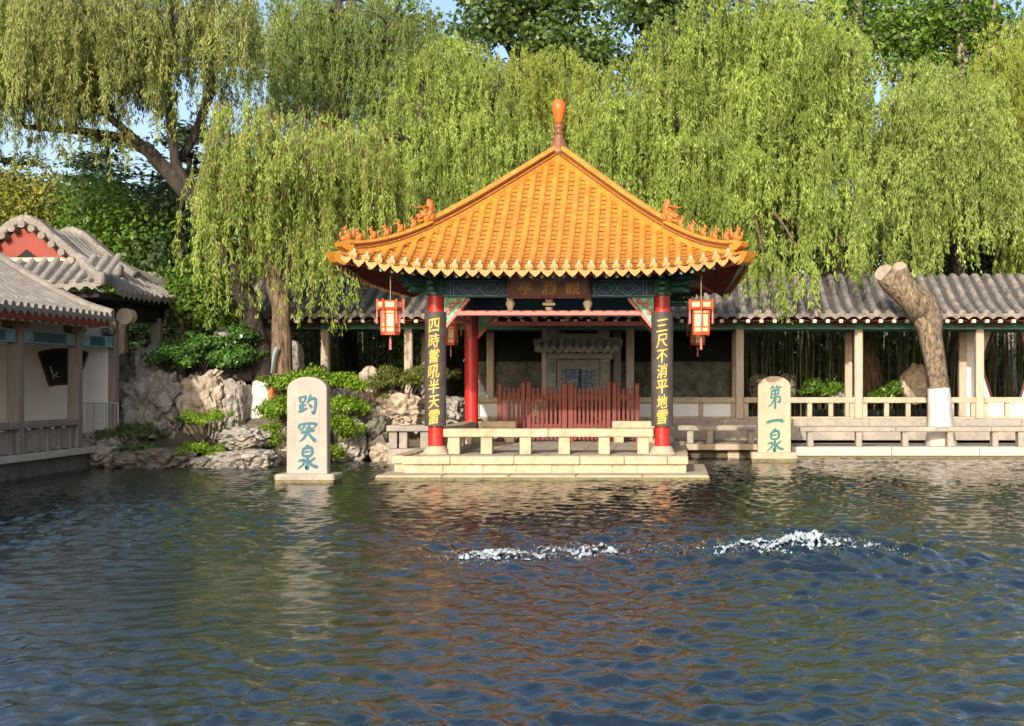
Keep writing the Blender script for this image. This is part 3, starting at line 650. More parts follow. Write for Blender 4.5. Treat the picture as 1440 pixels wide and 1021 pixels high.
wv = coords(wn); wb.inputs['Roughness'].default_value = .03; wb.inputs['IOR'].default_value = 1.85; wb.inputs['Specular IOR Level'].default_value = 1.0
wn.links.new(ramp(wn, nz(wn, wv, .25, 3, .5), [(.35, (.001, .006, .006, 1)), (.65, (.0015, .009, .011, 1))]), wb.inputs['Base Color'])
wn.links.new(bumpn(wn, nz(wn, coords(wn, (.8, 1.35, 1)), 15, 4, .6, .5), .6, .012), wb.inputs['Normal'])
tag(link('water', me, [wm], smooth=True), kind='structure')
frn = np.random.default_rng(9)
def froth(name, label, c, wx, wy, hgt, thr, seed):
    n1, n2 = int(wx / .011), int(wy / .011); vs = np.zeros((n2, n1, 3)); keep = np.zeros((n2, n1), bool)
    for j in range(n2):
        for i in range(n1):
            u, v = i / (n1 - 1) * 2 - 1, j / (n2 - 1) * 2 - 1; x, y = c.x + u * wx / 2, c.y + v * wy / 2
            env = max(0, 1 - (u * u + v * v)) ** .8
            a = 1 - abs(mnoise.noise(Vector((x * 3.4 + seed, y * 4.4, .3)))) * 2.6; b2 = mnoise.fractal(Vector((x * 21, y * 17 + seed, 1.7)), .45, 2.2, 6)
            h = (.34 * a + .62 * b2 + .3) * env ** .6 + .22 * env - .16; keep[j, i] = h > thr; core = max(0, 1 - ((u - .12) ** 2 * 9 + v * v * 5))
            vs[j, i] = (x, y, .006 + min(max(h - thr, 0), .5) * .05 + hgt * core * (.35 + .75 * (.5 + .5 * mnoise.noise(Vector((x * 8, y * 7, 3.3))))))
    vs[..., 2] += wave(vs[..., 0], vs[..., 1])
    idx = -np.ones(n1 * n2, int); fl = vs.reshape(-1, 3); fs = []
    k = keep[:-1, :-1].astype(int) + keep[1:, :-1] + keep[:-1, 1:] + keep[1:, 1:]
    for j, i in zip(*np.nonzero(k >= 3)): fs.append([j * n1 + i, j * n1 + i + 1, (j + 1) * n1 + i + 1, (j + 1) * n1 + i])
    used = np.unique(np.array(fs).ravel()) if fs else []
    for q_, u_ in enumerate(used): idx[u_] = q_
    b = MB(); b.add([fl[u_] for u_ in used], [[int(idx[i]) for i in f] for f in fs])
    for _ in range(int(150 * wx)):    # thrown drops
        a_, r_ = frn.uniform(0, 6.28), frn.random() ** .7; x, y = c.x + math.cos(a_) * r_ * wx * .55, c.y + math.sin(a_) * r_ * wy * .6
        z = float(wave(np.array(x), np.array(y))) + abs(frn.normal(0, .035)) * (1.2 - r_) * (.35 + hgt / .1) + .004; s_ = frn.uniform(.002, .006)
        b.add([(x - s_, y, z), (x, y - s_, z), (x + s_, y, z), (x, y + s_, z), (x, y, z + s_ * 1.3), (x, y, z - s_)], [[0, 1, 4], [1, 2, 4], [2, 3, 4], [3, 0, 4], [1, 0, 5], [2, 1, 5], [3, 2, 5], [0, 3, 5]])
    tag(b.build(name, M['foam'], loc=(c.x, c.y, 0), smooth=True, fix=False), label, 'spring', 'springs bubbling up in the pool')
froth('bubbling_spring', 'compact white froth of the leftmost spring bubbling in the pool', SPR[0][0] + Vector((.06, -.02, 0)), 1.25, .7, .03, .46, 1)
froth('bubbling_spring', 'faint broken froth of the middle spring between two stronger ones', SPR[1][0], 1.3, .9, .02, .52, 5)
froth('bubbling_spring', 'tallest and widest white froth, from the spring in front of the right stele', P(1110, 773, 12.25), 2.7, 1.15, .075, .49, 9)
# ------------------------------------------------------------------ ground
POOL = [(-11.25, 2.6), (-11.25, 25.2), (-9.6, 24.7), (-7.7, 24.2), (-7.2, 25.5), (-6.6, 26.2), (-5.7, 26.8), (-4.6, 26.9), (60, 26.9), (60, 2.6)]
def in_pool(x, y):
    r_ = False; n = len(POOL)
    for i in range(n):
        (xa, ya), (xb, yb_) = POOL[i], POOL[(i + 1) % n]
        if (ya > y) != (yb_ > y) and x < (xb - xa) * (y - ya) / (yb_ - ya) + xa: r_ = not r_
    return r_
def sm(a, b, t): t = max(0, min(1, (t - a) / (b - a))); return t * t * (3 - 2 * t)
def gz(x, y):
    if in_pool(x, y): return -.7
    z = .22 + .04 * mnoise.noise(Vector((x, y, 0)))
    if x < -4.6: z += 1.25 * sm(24.8, 27.6, y) * sm(-4.7, -6.2, x) * (1 - .55 * sm(28.0, 29.0, y)) * sm(-14, -10.5, x) * (1 + .2 * mnoise.noise(Vector((x * .8, y * .8, 3))))
    if y > 28.6: z = max(z, .22 + .45 * sm(28.6, 31.5, y))
    return z
gx = np.concatenate([[-1500, -500, -200, -90, -50, -30, -20], np.arange(-16, 2, .25), np.arange(2, 14, .8), [20, 35, 60.01, 90, 200, 500, 1500]]); gy = np.concatenate([[-1500, -300, -60, -10, 0, 2.59, 4, 12, 20], np.arange(23, 34, .22), [36, 40, 50, 70, 120, 300, 900, 2500]])
b = MB(); b.add([(x, y, gz(x, y)) for y in gy for x in gx], [[j * len(gx) + i, j * len(gx) + i + 1, (j + 1) * len(gx) + i + 1, (j + 1) * len(gx) + i] for j in range(len(gy) - 1) for i in range(len(gx) - 1)])
tag(b.build('ground', M['earth'], smooth=True), kind='structure')
# ------------------------------------------------------------------ quay on the right
def px2x(px, Y): return (px - CX) * Y / F
b = MB()
xq = px2x(1113, 26.6); x = xq                       # quay front, whitish coping stones
while x < 12: l = random.uniform(1.6, 2.3); b.bb(x + .004, x + l - .004, 26.60, 27.05, .05, .245, .015); x += l
tag(b.build('quay_coping', M['whitestone']), kind='structure')
b = MB(); b.bb(xq + .03, 14, 26.66, 28.4, -.6, .05, .01); b.bb(xq + .03, 14, 27.05, 28.45, .05, .235, .01); tag(b.build('quay_pavement', M['paving']), kind='structure')
b = MB(); b.bb(xq + .02, 14, 26.645, 26.7, -.5, .046, .004); tag(b.build('quay_waterline', M['moss']), kind='structure')
b = MB(); b.bb(px2x(953, 26.7), xq - .01, 26.72, 28.4, .17, .30, .012); b.bb(px2x(1023, 26.9), px2x(1040, 26.9), 26.9, 27.5, -.5, .168, .02); b.bb(-.6, xq, 27.9, 28.4, -.6, .168, .01)
tag(b.build('causeway', M['stone']), kind='structure')
b = MB(); b.bb(-4.7, px2x(953, 26.7) - .01, 26.755, 28.4, -.6, .355, .012); tag(b.build('forecourt_pavement', M['paving']), kind='structure')
b = MB(); x = -4.9
while x < 12: l = random.uniform(1.2, 1.9); b.bb(x + .003, x + l - .003, 28.42, 28.75, .3, .62, .012); b.bb(x + .2, x + l + .195, 28.76, 29.2, .4, .775, .012); x += l
tag(b.build('gallery_step', M['stonegrey']), kind='structure')
b = MB(); b.bb(-12, 14, 29.21, 31.0, .3, .77, .01); tag(b.build('gallery_pavement', M['paving']), kind='structure')
qr = rail('quay_bench', (px2x(1124, 26.85), 26.88, 0), (11, 26.88, 0), [(px2x(p_, 26.88) - px2x(1124, 26.85)) / (11 - px2x(1124, 26.85)) for p_ in (1139, 1207, 1272, 1335, 1398, 1434, 1500, 1560)], zt=.665, th=.10, wd=.34, parent=None, mat=M['stonegrey'], pw=.13, zb=.246)
tag(qr, 'long low grey stone bench rail along the water edge in front of the limewashed trunk', 'stone bench')
qb = rail('quay_bench', (px2x(950, 27.1), 27.1, 0), (px2x(1064, 27.1), 27.1, 0), (.18, .42, .93), zt=.69, th=.11, wd=.3, parent=None, mat=M['stonegrey'], pw=.14, zb=.301)
tag(qb, 'short grey stone bench rail between the pavilion and the right stele', 'stone bench')
sb = rail('shore_bench', (px2x(545, 25.2), 25.2, 0), (px2x(608, 25.2), 25.3, 0), (.14, .36, .82), zt=.76, th=.12, wd=.5, parent=None, mat=M['stonegrey'], pw=.16, zb=.30)
tag(sb, 'small grey stone bench on the rocks left of the pavilion', 'stone bench')
b = MB(); b.bb(px2x(548, 25.2), px2x(615, 25.2), 24.95, 25.9, -.3, .296, .03); b.bb(px2x(566, 25.2), -4.56, 24.6, 24.945, -.3, .2, .03); tag(b.build('landing_slab', M['stonegrey']), kind='structure')
# ------------------------------------------------------------------ steles
def stele(px, pyt, pyb, Y, hw, label, chars, matk, inkk, base_px, base_py, zb, arch, side_text):
    c = P(px, pyb, Y); top = H + (HY - pyt) * Y / F; bot = c.z; hh = top - bot
    r = thing('inscribed_stele', label, 'stele', (c.x, Y, 0))
    out = [(-hw * 1.02, 0), (hw * 1.02, 0), (hw, hh - arch)] + [(hw * math.cos(a), hh - arch + arch * math.sin(a)) for a in np.linspace(0, math.pi, 22)[1:-1]] + [(-hw, hh - arch)]
    b = MB(); n = len(out); lay = [(0, .965), (.012, 1), (.19, 1), (.202, .965)]; cz = hh * .45
    vs = [(c.x + u * s_, Y + d, bot + cz + (v - cz) * (s_ if v > .01 else 1)) for d, s_ in lay for u, v in out]
    fs = [[k * n + i, k * n + (i + 1) % n, (k + 1) * n + (i + 1) % n, (k + 1) * n + i] for k in range(3) for i in range(n)] + [list(range(n)), list(range(3 * n, 4 * n))]
    b.add(vs, fs); sl_ = b.build('slab', M[matk], r)
    b = MB(); fr = lambda u, v, l: (c.x + u, Y - .0025 - l, bot + v)
    for key, cy, w_, h_ in chars: brush(b, key, .012, cy * hh, w_, h_, fr, 0)
    b.build('lettering', M[inkk], sl_, fix=False)
    b = MB(); rnd = random.Random(px)
    for u, v0, v1 in side_text:
        v = v0
        while v > v1:
            for _ in range(4): b.box((c.x + u + rnd.uniform(-.009, .009), Y - .001, bot + v * hh + rnd.uniform(-.012, .012)), (rnd.uniform(.005, .02), .004, rnd.uniform(.003, .012)), .001)
            v -= .027
    b.build('small_inscription', M['incised'], sl_)
    b = MB(); x0, x1 = px2x(base_px[0], Y), px2x(base_px[1], Y); b.bb(x0, x1, Y - .13, Y + .42, zb, bot - .002, .03)
    bo = b.build('base', M['stonegrey' if matk == 'stele' else 'stone'], r)
    b = MB(); b.bb(x0 + .01, x1 - .01, Y - .135, Y + .41, -.4, zb + .02, .01); b.build('base_waterline', M['moss'], bo)
    return r
stele(431.5, 530, 666, 20.25, .322, 'round topped pinkish stele with three large teal characters, standing before the lime shrub', [('bao', .705, .30, .34), ('tu', .435, .31, .34), ('quan', .17, .325, .39)], 'stele', 'teal', (389, 473), None, .035, .21, [(-.2, .74, .22), (.205, .76, .36)])
stele(1089, 529, 636, 25.45, .33, 'round topped buff stele with three green characters, standing at the quay before the gallery', [('di', .725, .30, .46), ('yi', .41, .34, .32), ('quan', .16, .33, .46)], 'stele2', 'teal2', (1056, 1121), None, .05, .22, [(.2, .78, .45), (-.21, .78, .5)])
# ------------------------------------------------------------------ red fence
FY = 26.42; fx = lambda p_: px2x(p_, FY)
fn = thing('picket_fence', 'dark red wooden picket fence with gate posts behind the pavilion', 'fence', (fx(800), FY, .36))
posts = [703, 736, 744, 794, 803, 856, 864, 896]
for i, p_ in enumerate(posts):
    b = MB(); w_ = .095 if i not in (3, 4) else .12; b.bb(fx(p_) - w_ / 2, fx(p_) + w_ / 2, FY - .05, FY + .05, .36, 1.60 + (.03 if i in (1, 2, 5, 6) else 0), .01); b.build('fence_post', M['fencered'], fn)
for a, c in ((703, 736), (744, 794), (803, 856), (864, 896)):
    b = MB(); xa, xc = fx(a) + .05, fx(c) - .05
    for z in (.70, 1.30): b.bb(xa, xc, FY - .02, FY + .015, z - .05, z + .05, .006)
    n = max(3, round((xc - xa) / .092))
    for i in range(n): x = xa + (xc - xa) * (i + .5) / n; b.bb(x - .028, x + .028, FY - .042, FY - .021, .735 if i % 99 == 98 else .40, 1.50 + random.uniform(-.003, .003), .005)
    if c - a > 40: b.box(((xa + xc) / 2, FY + .03, 1.0), (math.hypot(xc - xa, .55), .025, .05), .006, Matrix.Rotation(-math.atan2(.55, xc - xa) * (1 if a < 800 else -1), 3, 'Y'))
    b.build('picket_panel', M['fencered'], fn)
# ------------------------------------------------------------------ stone shrine stele behind the fence
SY = 27.3; sx = lambda p_: px2x(p_, SY); szz = lambda py: H + (HY - py) * SY / F
sh = thing('stele_shelter', 'grey stone tablet under a carved stone roof behind the red fence', 'stele', (sx(815), SY, .355))
b = MB(); b.bb(sx(760), sx(870), SY - .35, SY + .35, .355, .62, .02); b.build('base', M['shrine'], sh)
for p_ in (776, 851): b = MB(); b.bb(sx(p_) - .11, sx(p_) + .11, SY - .16, SY + .16, .621, 2.12, .015); b.bb(sx(p_) - .06, sx(p_) + .06, SY - .2, SY - .155, 1.83, 2.06, .02); b.build('pillar', M['shrine'], sh)
b = MB(); b.bb(sx(768), sx(862), SY - .19, SY + .19, 2.121, 2.27, .015); b.build('lintel', M['shrine'], sh)
b = MB(); xa, xc = sx(784), sx(843); b.bb(xa - .03, xc + .03, SY - .06, SY + .08, .621, 2.118, .01); tb = b.build('tablet', M['shrine'], sh)
b = MB(); arch = [(xa, .7), (xa + .1, .7), (xa + .1, 1.86), (xa + .18, 1.98), (xc - .18, 1.98), (xc - .1, 1.86), (xc - .1, .7), (xc, .7), (xc, 2.1), (xa, 2.1)]; b.prism(arch, lambda u, v, w_: (u, SY - .10 + .035 * w_, v)); b.build('tablet_border', M['shrine'], tb)
b = MB()
for ch, px_, dz in (('瀾', 802, .02), ('觀', 828, 0)):
    v, f = glyphs(ch, .006)
    for q_, du in enumerate((-.006, .006, 0)): b.add([(sx(px_) + a * .48 + du, SY - .0625 - q_ * .0006, 1.62 + dz + c * .58) for a, c in v], f)
b.build('lettering', M['deepblue'], tb, fix=False)
b = MB(); ra, rc = sx(755), sx(872); prof = [(-.42, 2.275), (-.44, 2.36), (-.22, 2.46), (-.12, 2.56), (.12, 2.56), (.22, 2.46), (.44, 2.36), (.42, 2.275)]
b.prism([(u, v) for u, v in prof], lambda u, v, w_: (ra + (rc - ra) * w_, SY + u, v)); rf = b.build('stone_roof', M['shrine'], sh)
b = MB()
for i in range(11):
    x = ra + .08 + (rc - ra - .16) * i / 10
    for s_ in (-1, 1): b.tube([(x, SY + s_ * .16, 2.53), (x, SY + s_ * .26, 2.455), (x, SY + s_ * .48, 2.36)], .055, 8)
    if i < 10: b.prism([(x + .03, 2.34), (x + .155, 2.34), (x + .145, 2.27), (x + .0925, 2.235), (x + .04, 2.27)], lambda u, v, w_: (u, SY - .46 + .04 * w_, v))
b.build('carved_tile', M['shrine'], rf, smooth=R(40))
b = MB(); b.bb(sx(778), sx(852), SY - .09, SY + .09, 2.555, 2.68, .015)
for p_, d in ((778, -1), (848, 1)): b.prism([(-.11, 2.5), (.11, 2.5), (.14, 2.66), (.13, 2.80), (-.02, 2.83), (-.13, 2.79), (-.10, 2.66)], lambda u, v, w_: (sx(p_) + u * d, SY - .11 + .22 * w_, v))
for p_, d in ((757, 1), (870, -1)): b.prism([(-.06, 2.36), (.3, 2.48), (.3, 2.62), (.05, 2.56), (-.09, 2.55)], lambda u, v, w_: (sx(p_) + u * d, SY - .2 + .4 * w_, v))
b.build('roof_ridge', M['shrine'], rf)
# ------------------------------------------------------------------ clay tile roofs
def tiled(name, mat, parent, prof, along, L0_, L1_, sp=.26, r=.075, drip=True, nails=None):
    """prof: list of (out, z) from the top to the eave; along(u, out, z) -> 3-D"""
    pr = [Vector((a, c)) for a, c in prof]; n = len(pr); b = MB(); e = MB(); cnt = int((L1_ - L0_) / sp); sp = (L1_ - L0_) / cnt
    nor = []
    for i in range(n):
        t = (pr[min(i + 1, n - 1)] - pr[max(i - 1, 0)]).normalized(); nn = Vector((-t.y, t.x)); nn = nn if nn.y > 0 or (abs(nn.y) < .05) else -nn; nor.append(nn)
    vs = [along(L0_ + (L1_ - L0_) * k / cnt, p_.x, p_.y) for p_ in pr for k in range(cnt + 1)]
    b.add(vs, [[i * (cnt + 1) + k, i * (cnt + 1) + k + 1, (i + 1) * (cnt + 1) + k + 1, (i + 1) * (cnt + 1) + k] for i in range(n - 1) for k in range(cnt)], 1)
    for k in range(cnt + 1):
        u = L0_ + sp * k; j1 = random.uniform(-.012, .012); vs = []; sub = []
        for i in range(n - 1):
            m = max(1, round((pr[i + 1] - pr[i]).length / .2))
            for q_ in range(m): sub.append((pr[i].lerp(pr[i + 1], q_ / m), nor[i].lerp(nor[i + 1], q_ / m)))
        sub.append((pr[-1], nor[-1]))
        for q_, (p_, nn) in enumerate(sub):
            rr = r * (1.06 if q_ % 2 else .95) + random.uniform(-.003, .003)
            for a in range(7): an = math.pi * a / 6; w_ = p_ + nn * (rr * math.sin(an)); vs.append(along(u + j1 + rr * math.cos(an), w_.x, w_.y))
        m = len(sub); b.add(vs, [[i * 7 + a, i * 7 + a + 1, i * 7 + 8 + a, i * 7 + 7 + a] for i in range(m - 1) for a in range(6)])
        d = pr[-1]; t = (pr[-1] - pr[-2]).normalized()
        if drip:
            e.prism([(u + j1 + r * 1.05 * math.cos(a), d.y + nor[-1].y * r * .35 + r * 1.05 * math.sin(a)) for a in np.linspace(0, 6.283, 10, endpoint=False)], lambda uu, v, w_: along(uu, d.x + t.x * .02 * (1 - w_), v))
            um = u + sp / 2
            if k < cnt: e.prism([(um - sp * .42, d.y + .02), (um + sp * .42, d.y + .02), (um + sp * .4, d.y - .04), (um, d.y - .115), (um - sp * .4, d.y - .04)], lambda uu, v, w_: along(uu, d.x + t.x * .012 * (1 - w_), v))
    o = b.build(name, [mat, M['tilegap']], parent, smooth=R(50), fix=False)
    if drip: e.build('eave_tiles', mat, o)
    return o
# ------------------------------------------------------------------ covered gallery
GY, BY = 29.0, 30.6; ga = thing('covered_gallery', 'long grey tiled covered gallery with pale posts behind the pavilion', 'gallery', (0, GY, .77))
XL, XR = -10.3, 11.0; gxp = lambda p_: px2x(p_, GY)
fp = [(30.5, 4.20), (30.28, 4.16), (29.85, 3.92), (29.2, 3.55), (28.7, 3.31), (28.22, 3.15)]; gr = None
for s_ in (0, 1):
    pf = [(abs(30.5 - y), z) for y, z in fp]
    o = tiled('roof', M['greytile'], ga, pf, (lambda u, d, z: (u, 30.5 - d, z)) if s_ == 0 else (lambda u, d, z: (u, 30.5 + d, z)), XL, XR, .27, .078)
    gr = gr or o
b = MB(); b.prism([(y, z - .07) for y, z in fp] + [(61 - y, z - .07) for y, z in fp[::-1]] + [(32.7, 3.0), (30.5, 3.95), (28.3, 3.0)], lambda u, v, w_: (XL + (XR - XL) * w_, u, v)); b.build('roof_boards', M['darkred'], gr)
b = MB(); x = XL + .1
while x < XR: b.box((x, 28.33, 3.00), (.085, .18, .075), .006); x += .30
b.build('rafter_ends', M['cream'], gr)
b = MB(); b.bb(XL, XR, GY - .07, GY + .07, 2.86, 3.10, .01); bmo = b.build('eave_beam', M['beamgreen'], ga); b = MB(); b.bb(XL, XR, BY - .07, BY + .07, 2.86, 3.1, .01); b.build('eave_beam', M['beamgreen'], ga)
FP = [380, 458, 575, 768, 886, 1040, 1207, 1377, 1545]; BP = [300, 458, 598, 690, 790, 868, 1034, 1193, 1353, 1500]
b = MB()
for p_ in FP:                   # painted beam ends
    for s_ in (-1, 1): b.box((gxp(p_) + s_ * .38, GY - .073, 2.98), (.46, .008, .20), .003); b.box((gxp(p_) + s_ * .12, GY - .073, 2.98), (.03, .01, .22), .003)
b.build('beam_painting', pm('muted_painted_scroll', (.17, .15, .12), .7, .6, 30, 0, col2=(.06, .16, .12)), bmo)
b = MB(); b.bb(XL, XR, GY - .075, GY + .02, 2.845, 2.875, .004); b.bb(XL, XR, GY - .078, GY + .02, 3.085, 3.105, .004); b.build('beam_edge', M['paleline'], bmo)
for p_ in FP: b = MB(); b.bb(gxp(p_) - .095, gxp(p_) + .095, GY - .095, GY + .095, .77, 2.845, .02); b.build('post', M['post'], ga)
for p_ in BP: b = MB(); x = gxp(940) + (p_ - CX) * BY / F; b.bb(x - .09, x + .09, BY - .09, BY + .09, .77, 2.86, .02); b.build('post', M['post'], ga)
def balusters(pa, pb, panel=False):
    xa, xb = gxp(pa) + .1, gxp(pb) - .1; b = MB(); b.bb(xa, xb, GY - .1, GY + .1, 1.14, 1.27, .012); b.bb(xa, xb, GY - .07, GY + .07, .77, .82, .01)
    o = b.build('railing', M['stone'], ga); n = max(2, round((xb - xa) / (.5 if not panel else .75)))
    for i in range(n + 1): x = xa + .05 + (xb - xa - .1) * i / n; b = MB(); b.bb(x - .055, x + .055, GY - .055, GY + .055, .821, 1.139, .01); b.build('baluster', M['stone'], o)
    if panel: b = MB(); b.bb(xa, xb, GY - .02, GY + .02, .822, 1.138, .004); b.build('rail_panel', M['white'], o)
for a, c in ((458, 575), (1040, 1207), (1207, 1377), (1377, 1545)): balusters(a, c)
for a, c in ((575, 768), (886, 1040)): balusters(a, c, True)
bx = lambda p_: (p_ - CX) * BY / F
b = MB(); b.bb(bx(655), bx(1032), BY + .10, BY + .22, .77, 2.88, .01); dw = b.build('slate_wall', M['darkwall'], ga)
b = MB(); rnd = random.Random(8)      # carved relief on the lower wall
nu, nv = 260, 60; vs = []
for j in range(nv):
    for i in range(nu):
        u, v = i / (nu - 1), j / (nv - 1); x = bx(660) + (bx(1028) - bx(660)) * u; z = .80 + 1.32 * v
        hgt = .10 * max(0, 1 - abs(mnoise.noise(Vector((x * 2.2, z * 2.4, 2)))) * 2.2) + .05 * abs(mnoise.noise(Vector((x * 6, z * 6, 5))))
        e_ = min(1, min(u, 1 - u) * 30, v * 20, (1 - v) * 9 + .6 * mnoise.noise(Vector((x * 3, 0, 0)))); vs.append((x, BY + .095 - hgt * max(0, e_), z))
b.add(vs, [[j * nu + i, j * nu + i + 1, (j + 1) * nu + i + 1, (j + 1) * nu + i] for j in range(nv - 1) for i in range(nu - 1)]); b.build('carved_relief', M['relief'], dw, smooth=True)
b = MB(); xa, xb = bx(1357), bx(1372); b.bb(xa, xb, BY + .1, BY + .2, .77, 2.86, .01); b.build('white_wall', M['white'], ga)
hx = [(1381, 512), (1398, 466), (1434, 466), (1450, 512), (1436, 560), (1396, 560)]; hp = [(bx(a), H + (HY - c) * BY / F) for a, c in hx]
xa, xb, za, zb_ = bx(1374), bx(1560), .77, 2.87; b = MB()     # wall with a six-sided window: four pieces round the hole
L_ = [hp[1], hp[0], hp[5]]; Rr_ = [hp[2], hp[3], hp[4]]
fw = lambda u, v, w_: (u, BY + .1 + .12 * w_, v)
b.prism([(xa, za), (hp[5][0], za), hp[5], hp[0], hp[1], (hp[1][0], zb_), (xa, zb_)], fw); b.prism([(xb, za), (hp[4][0], za), hp[4], hp[3], hp[2], (hp[2][0], zb_), (xb, zb_)], fw)
b.prism([(hp[5][0], za), (hp[4][0], za), hp[4], hp[5]], fw); b.prism([hp[1], hp[2], (hp[2][0], zb_), (hp[1][0], zb_)], fw); ww = b.build('white_wall', M['white'], ga)
b = MB(); 
for i in range(6): a, c = hp[i], hp[(i + 1) % 6]; b.tube([(a[0], BY + .09, a[1]), (c[0], BY + .09, c[1])], .035, 6)
b.build('window_frame', M['brown'], ww)
# ------------------------------------------------------------------ waterside hall on the left
HX = -11.0; hl = thing('waterside_hall', 'grey tiled waterside hall with red gable and white wall', 'building', (HX, 22, .3))
b = MB(); b.bb(-17, HX - .02, 12, 24.9, -.6, .28, .01); b.build('foundation', M['rockdark'], hl)
b = MB(); y = 12
while y < 24.2: l = min(random.uniform(1.4, 2), 24.3 - y); b.bb(-13, HX + .12, y + .004, y + l - .004, .285, .41, .012); y += l
b.build('floor_edge', M['whitestone'], hl); b = MB(); b.bb(-17, -13.01, 12, 25, .281, .40, .01); b.bb(-12.99, HX + .05, 24.31, 25.0, .281, .40, .01); b.build('floor', M['paving'], hl)
HYS = [14.6, 17.0, 19.1, 21.1, 23.2, 24.75]
for y in HYS: b = MB(); b.bb(HX - .1, HX + .1, y - .1, y + .1, .411, 2.62 if y < 24 else 2.9, .02); o = b.build('post', M['housepost'], hl)
for y0, y1 in zip(HYS[:-1], HYS[1:]):
    if y1 > 24: continue
    b = MB(); b.bb(HX - .13, HX + .13, y0 + .11, y1 - .11, .84, .95, .012); o = b.build('seat_rail', M['housepost'], hl); n = round((y1 - y0) / .45)
    for i in range(n): yy = y0 + .22 + (y1 - y0 - .44) * i / (n - 1); b = MB(); b.bb(HX - .05, HX + .05, yy - .06, yy + .06, .411, .839, .01); b.build('baluster', M['housepost'], o)
    b = MB(); b.bb(HX - .02, HX + .02, y0 + .11, y1 - .11, .43, .80, .004); b.build('rail_panel', M['stonegrey'], o)
for y0, y1 in zip(HYS[:-1], HYS[1:]):
    b = MB(); b.bb(HX - .06, HX + .06, y0 + .102, y1 - .102, 2.30, 2.52, .01); o = b.build('painted_beam', M['blue'], hl)
    b = MB()
    for yy in (y0 + .3, y1 - .3): b.bb(HX + .055, HX + .066, yy - .16, yy + .16, 2.32, 2.50, .002)
    b.bb(HX + .05, HX + .07, y0 + .105, y1 - .105, 2.30, 2.325, .003); b.bb(HX + .05, HX + .07, y0 + .105, y1 - .105, 2.495, 2.52, .003); b.build('beam_painting', M['paleline'], o)
    b = MB()
    for yy in (y0 + .15, y1 - .15): b.box((HX, yy, 2.62), (.2, .26, .16), .03)
    b.build('bracket_block', pm('ochre_painted_bracket', (.28, .20, .07), .7, .5, 25, .2, col2=(.04, .07, .14)), hl)
# wall facing the viewer, with the fan-shaped window
WY = 24.62; wx = lambda p_: px2x(p_, WY); wz = lambda py: H + (HY - py) * WY / F
b = MB(); b.bb(-17, wx(151), WY, WY + .12, .41, 2.88, .01); b.bb(-17, wx(151) - .02, WY - .03, WY - .002, .411, .9, .004); wl = b.build('white_wall', M['white'], hl)
b = MB(); b.bb(wx(20) - .1, wx(22) + .02, WY - .06, WY - .004, .42, 2.3, .004); b.build('door_leaf', M['darkred'], wl)
fc = (90, 610); fan = [(fc[0] + r_ * math.sin(a), fc[1] - r_ * math.cos(a)) for r_, rng_ in ((119, np.linspace(-.295, .295, 14)), (70, np.linspace(.27, -.27, 10))) for a in rng_]
fanw = [(wx(a), wz(c)) for a, c in fan]
b = MB(); b.prism(fanw, lambda u, v, w_: (u, WY - .036 + .03 * w_, v)); fo = b.build('fan_window', M['black'], wl)
b = MB(); n = len(fanw)
for i in range(n): a, c = fanw[i], fanw[(i + 1) % n]; b.tube([(a[0], WY - .04, a[1]), (c[0], WY - .04, c[1])], .022, 6)
b.build('window_frame', M['brown'], fo)
b = MB(); rnd = random.Random(2)
for pts in ([(72, 515), (74, 523), (79, 529), (86, 530)], [(75, 524), (73, 519)], [(79, 529), (82, 523)], [(77, 527), (76, 533)]): b.tube([(wx(a), WY - .041, wz(c)) for a, c in pts], [.02, .016, .012, .008][:len(pts)], 5)
b.build('etched_branch', M['metal'], fo)
b = MB(); b.bb(-13.5, -13.35, 8, 24.9, .41, 4.6, .01); b.build('unseen_back_wall', M['black'], hl)  # unseen side of the hall, added and raised to keep sun off the white wall
# porch roof A: slopes towards the pool
pA = [(0, 4.15), (.5, 3.98), (1.1, 3.6), (1.8, 3.2), (2.3, 2.97), (2.75, 2.83)]; EX = -10.38
rA = tiled('porch_roof', M['greytile2'], hl, pA, lambda u, d, z: (EX - 2.75 + d, u, z), 12.0, 23.35, .235, .07)
b = MB(); b.prism([(x, z - .06) for x, z in pA] + [(2.7, 2.68), (1.8, 3.03), (0, 3.9)], lambda u, v, w_: (EX - 2.75 + u, 12.02 + 11.3 * w_, v)); b.build('roof_boards', M['gablered'], rA)
b = MB(); b.bb(EX - .10, EX - .055, 12, 23.33, 2.66, 2.77, .006); b.build('eave_board', M['gablered'], rA)
b = MB(); y = 12.2
while y < 23.3: b.box((EX - .2, y, 2.66), (.2, .07, .06), .006); y += .28
b.build('rafter_ends', M['cream'], rA)
b = MB(); b.tube([(EX - 2.75 + x, 23.36, z + .06) for x, z in pA], .10, 8); b.build('verge_tiles', M['greytile2'], rA, smooth=R(40))
# main roof B: gable towards the viewer, hipped skirt round it
BX, BY0, BY1 = -12.42, 24.25, 26.1
rt = [(0, 4.66), (.22, 4.60), (.55, 4.30), (.95, 3.98), (1.4, 3.68), (1.82, 3.36)]
mr = None
for s_ in (1, -1):
    o = tiled('main_roof', M['greytile2'], hl, rt, lambda u, d, z: (BX + s_ * d, u, z), BY0 - .04, BY1 + .04, .23, .07, drip=True); mr = mr or o
tiled('main_roof', M['greytile2'], hl, [(0, 3.98), (.35, 3.72), (.68, 3.50), (.88, 3.38)], lambda u, d, z: (BX + u, BY0 - .04 - d, z + .05 * abs(u)), -1.5, 1.8, .23, .07)
for s_ in (1, -1): tiled('main_roof', M['greytile2'], hl, [(1.05, 3.96), (1.4, 3.70), (1.85, 3.37)], lambda u, d, z: (BX + s_ * d, u, z + .10 * max(0, u - 27) ** 1.2), BY1 + .04, 27.6, .23, .07)
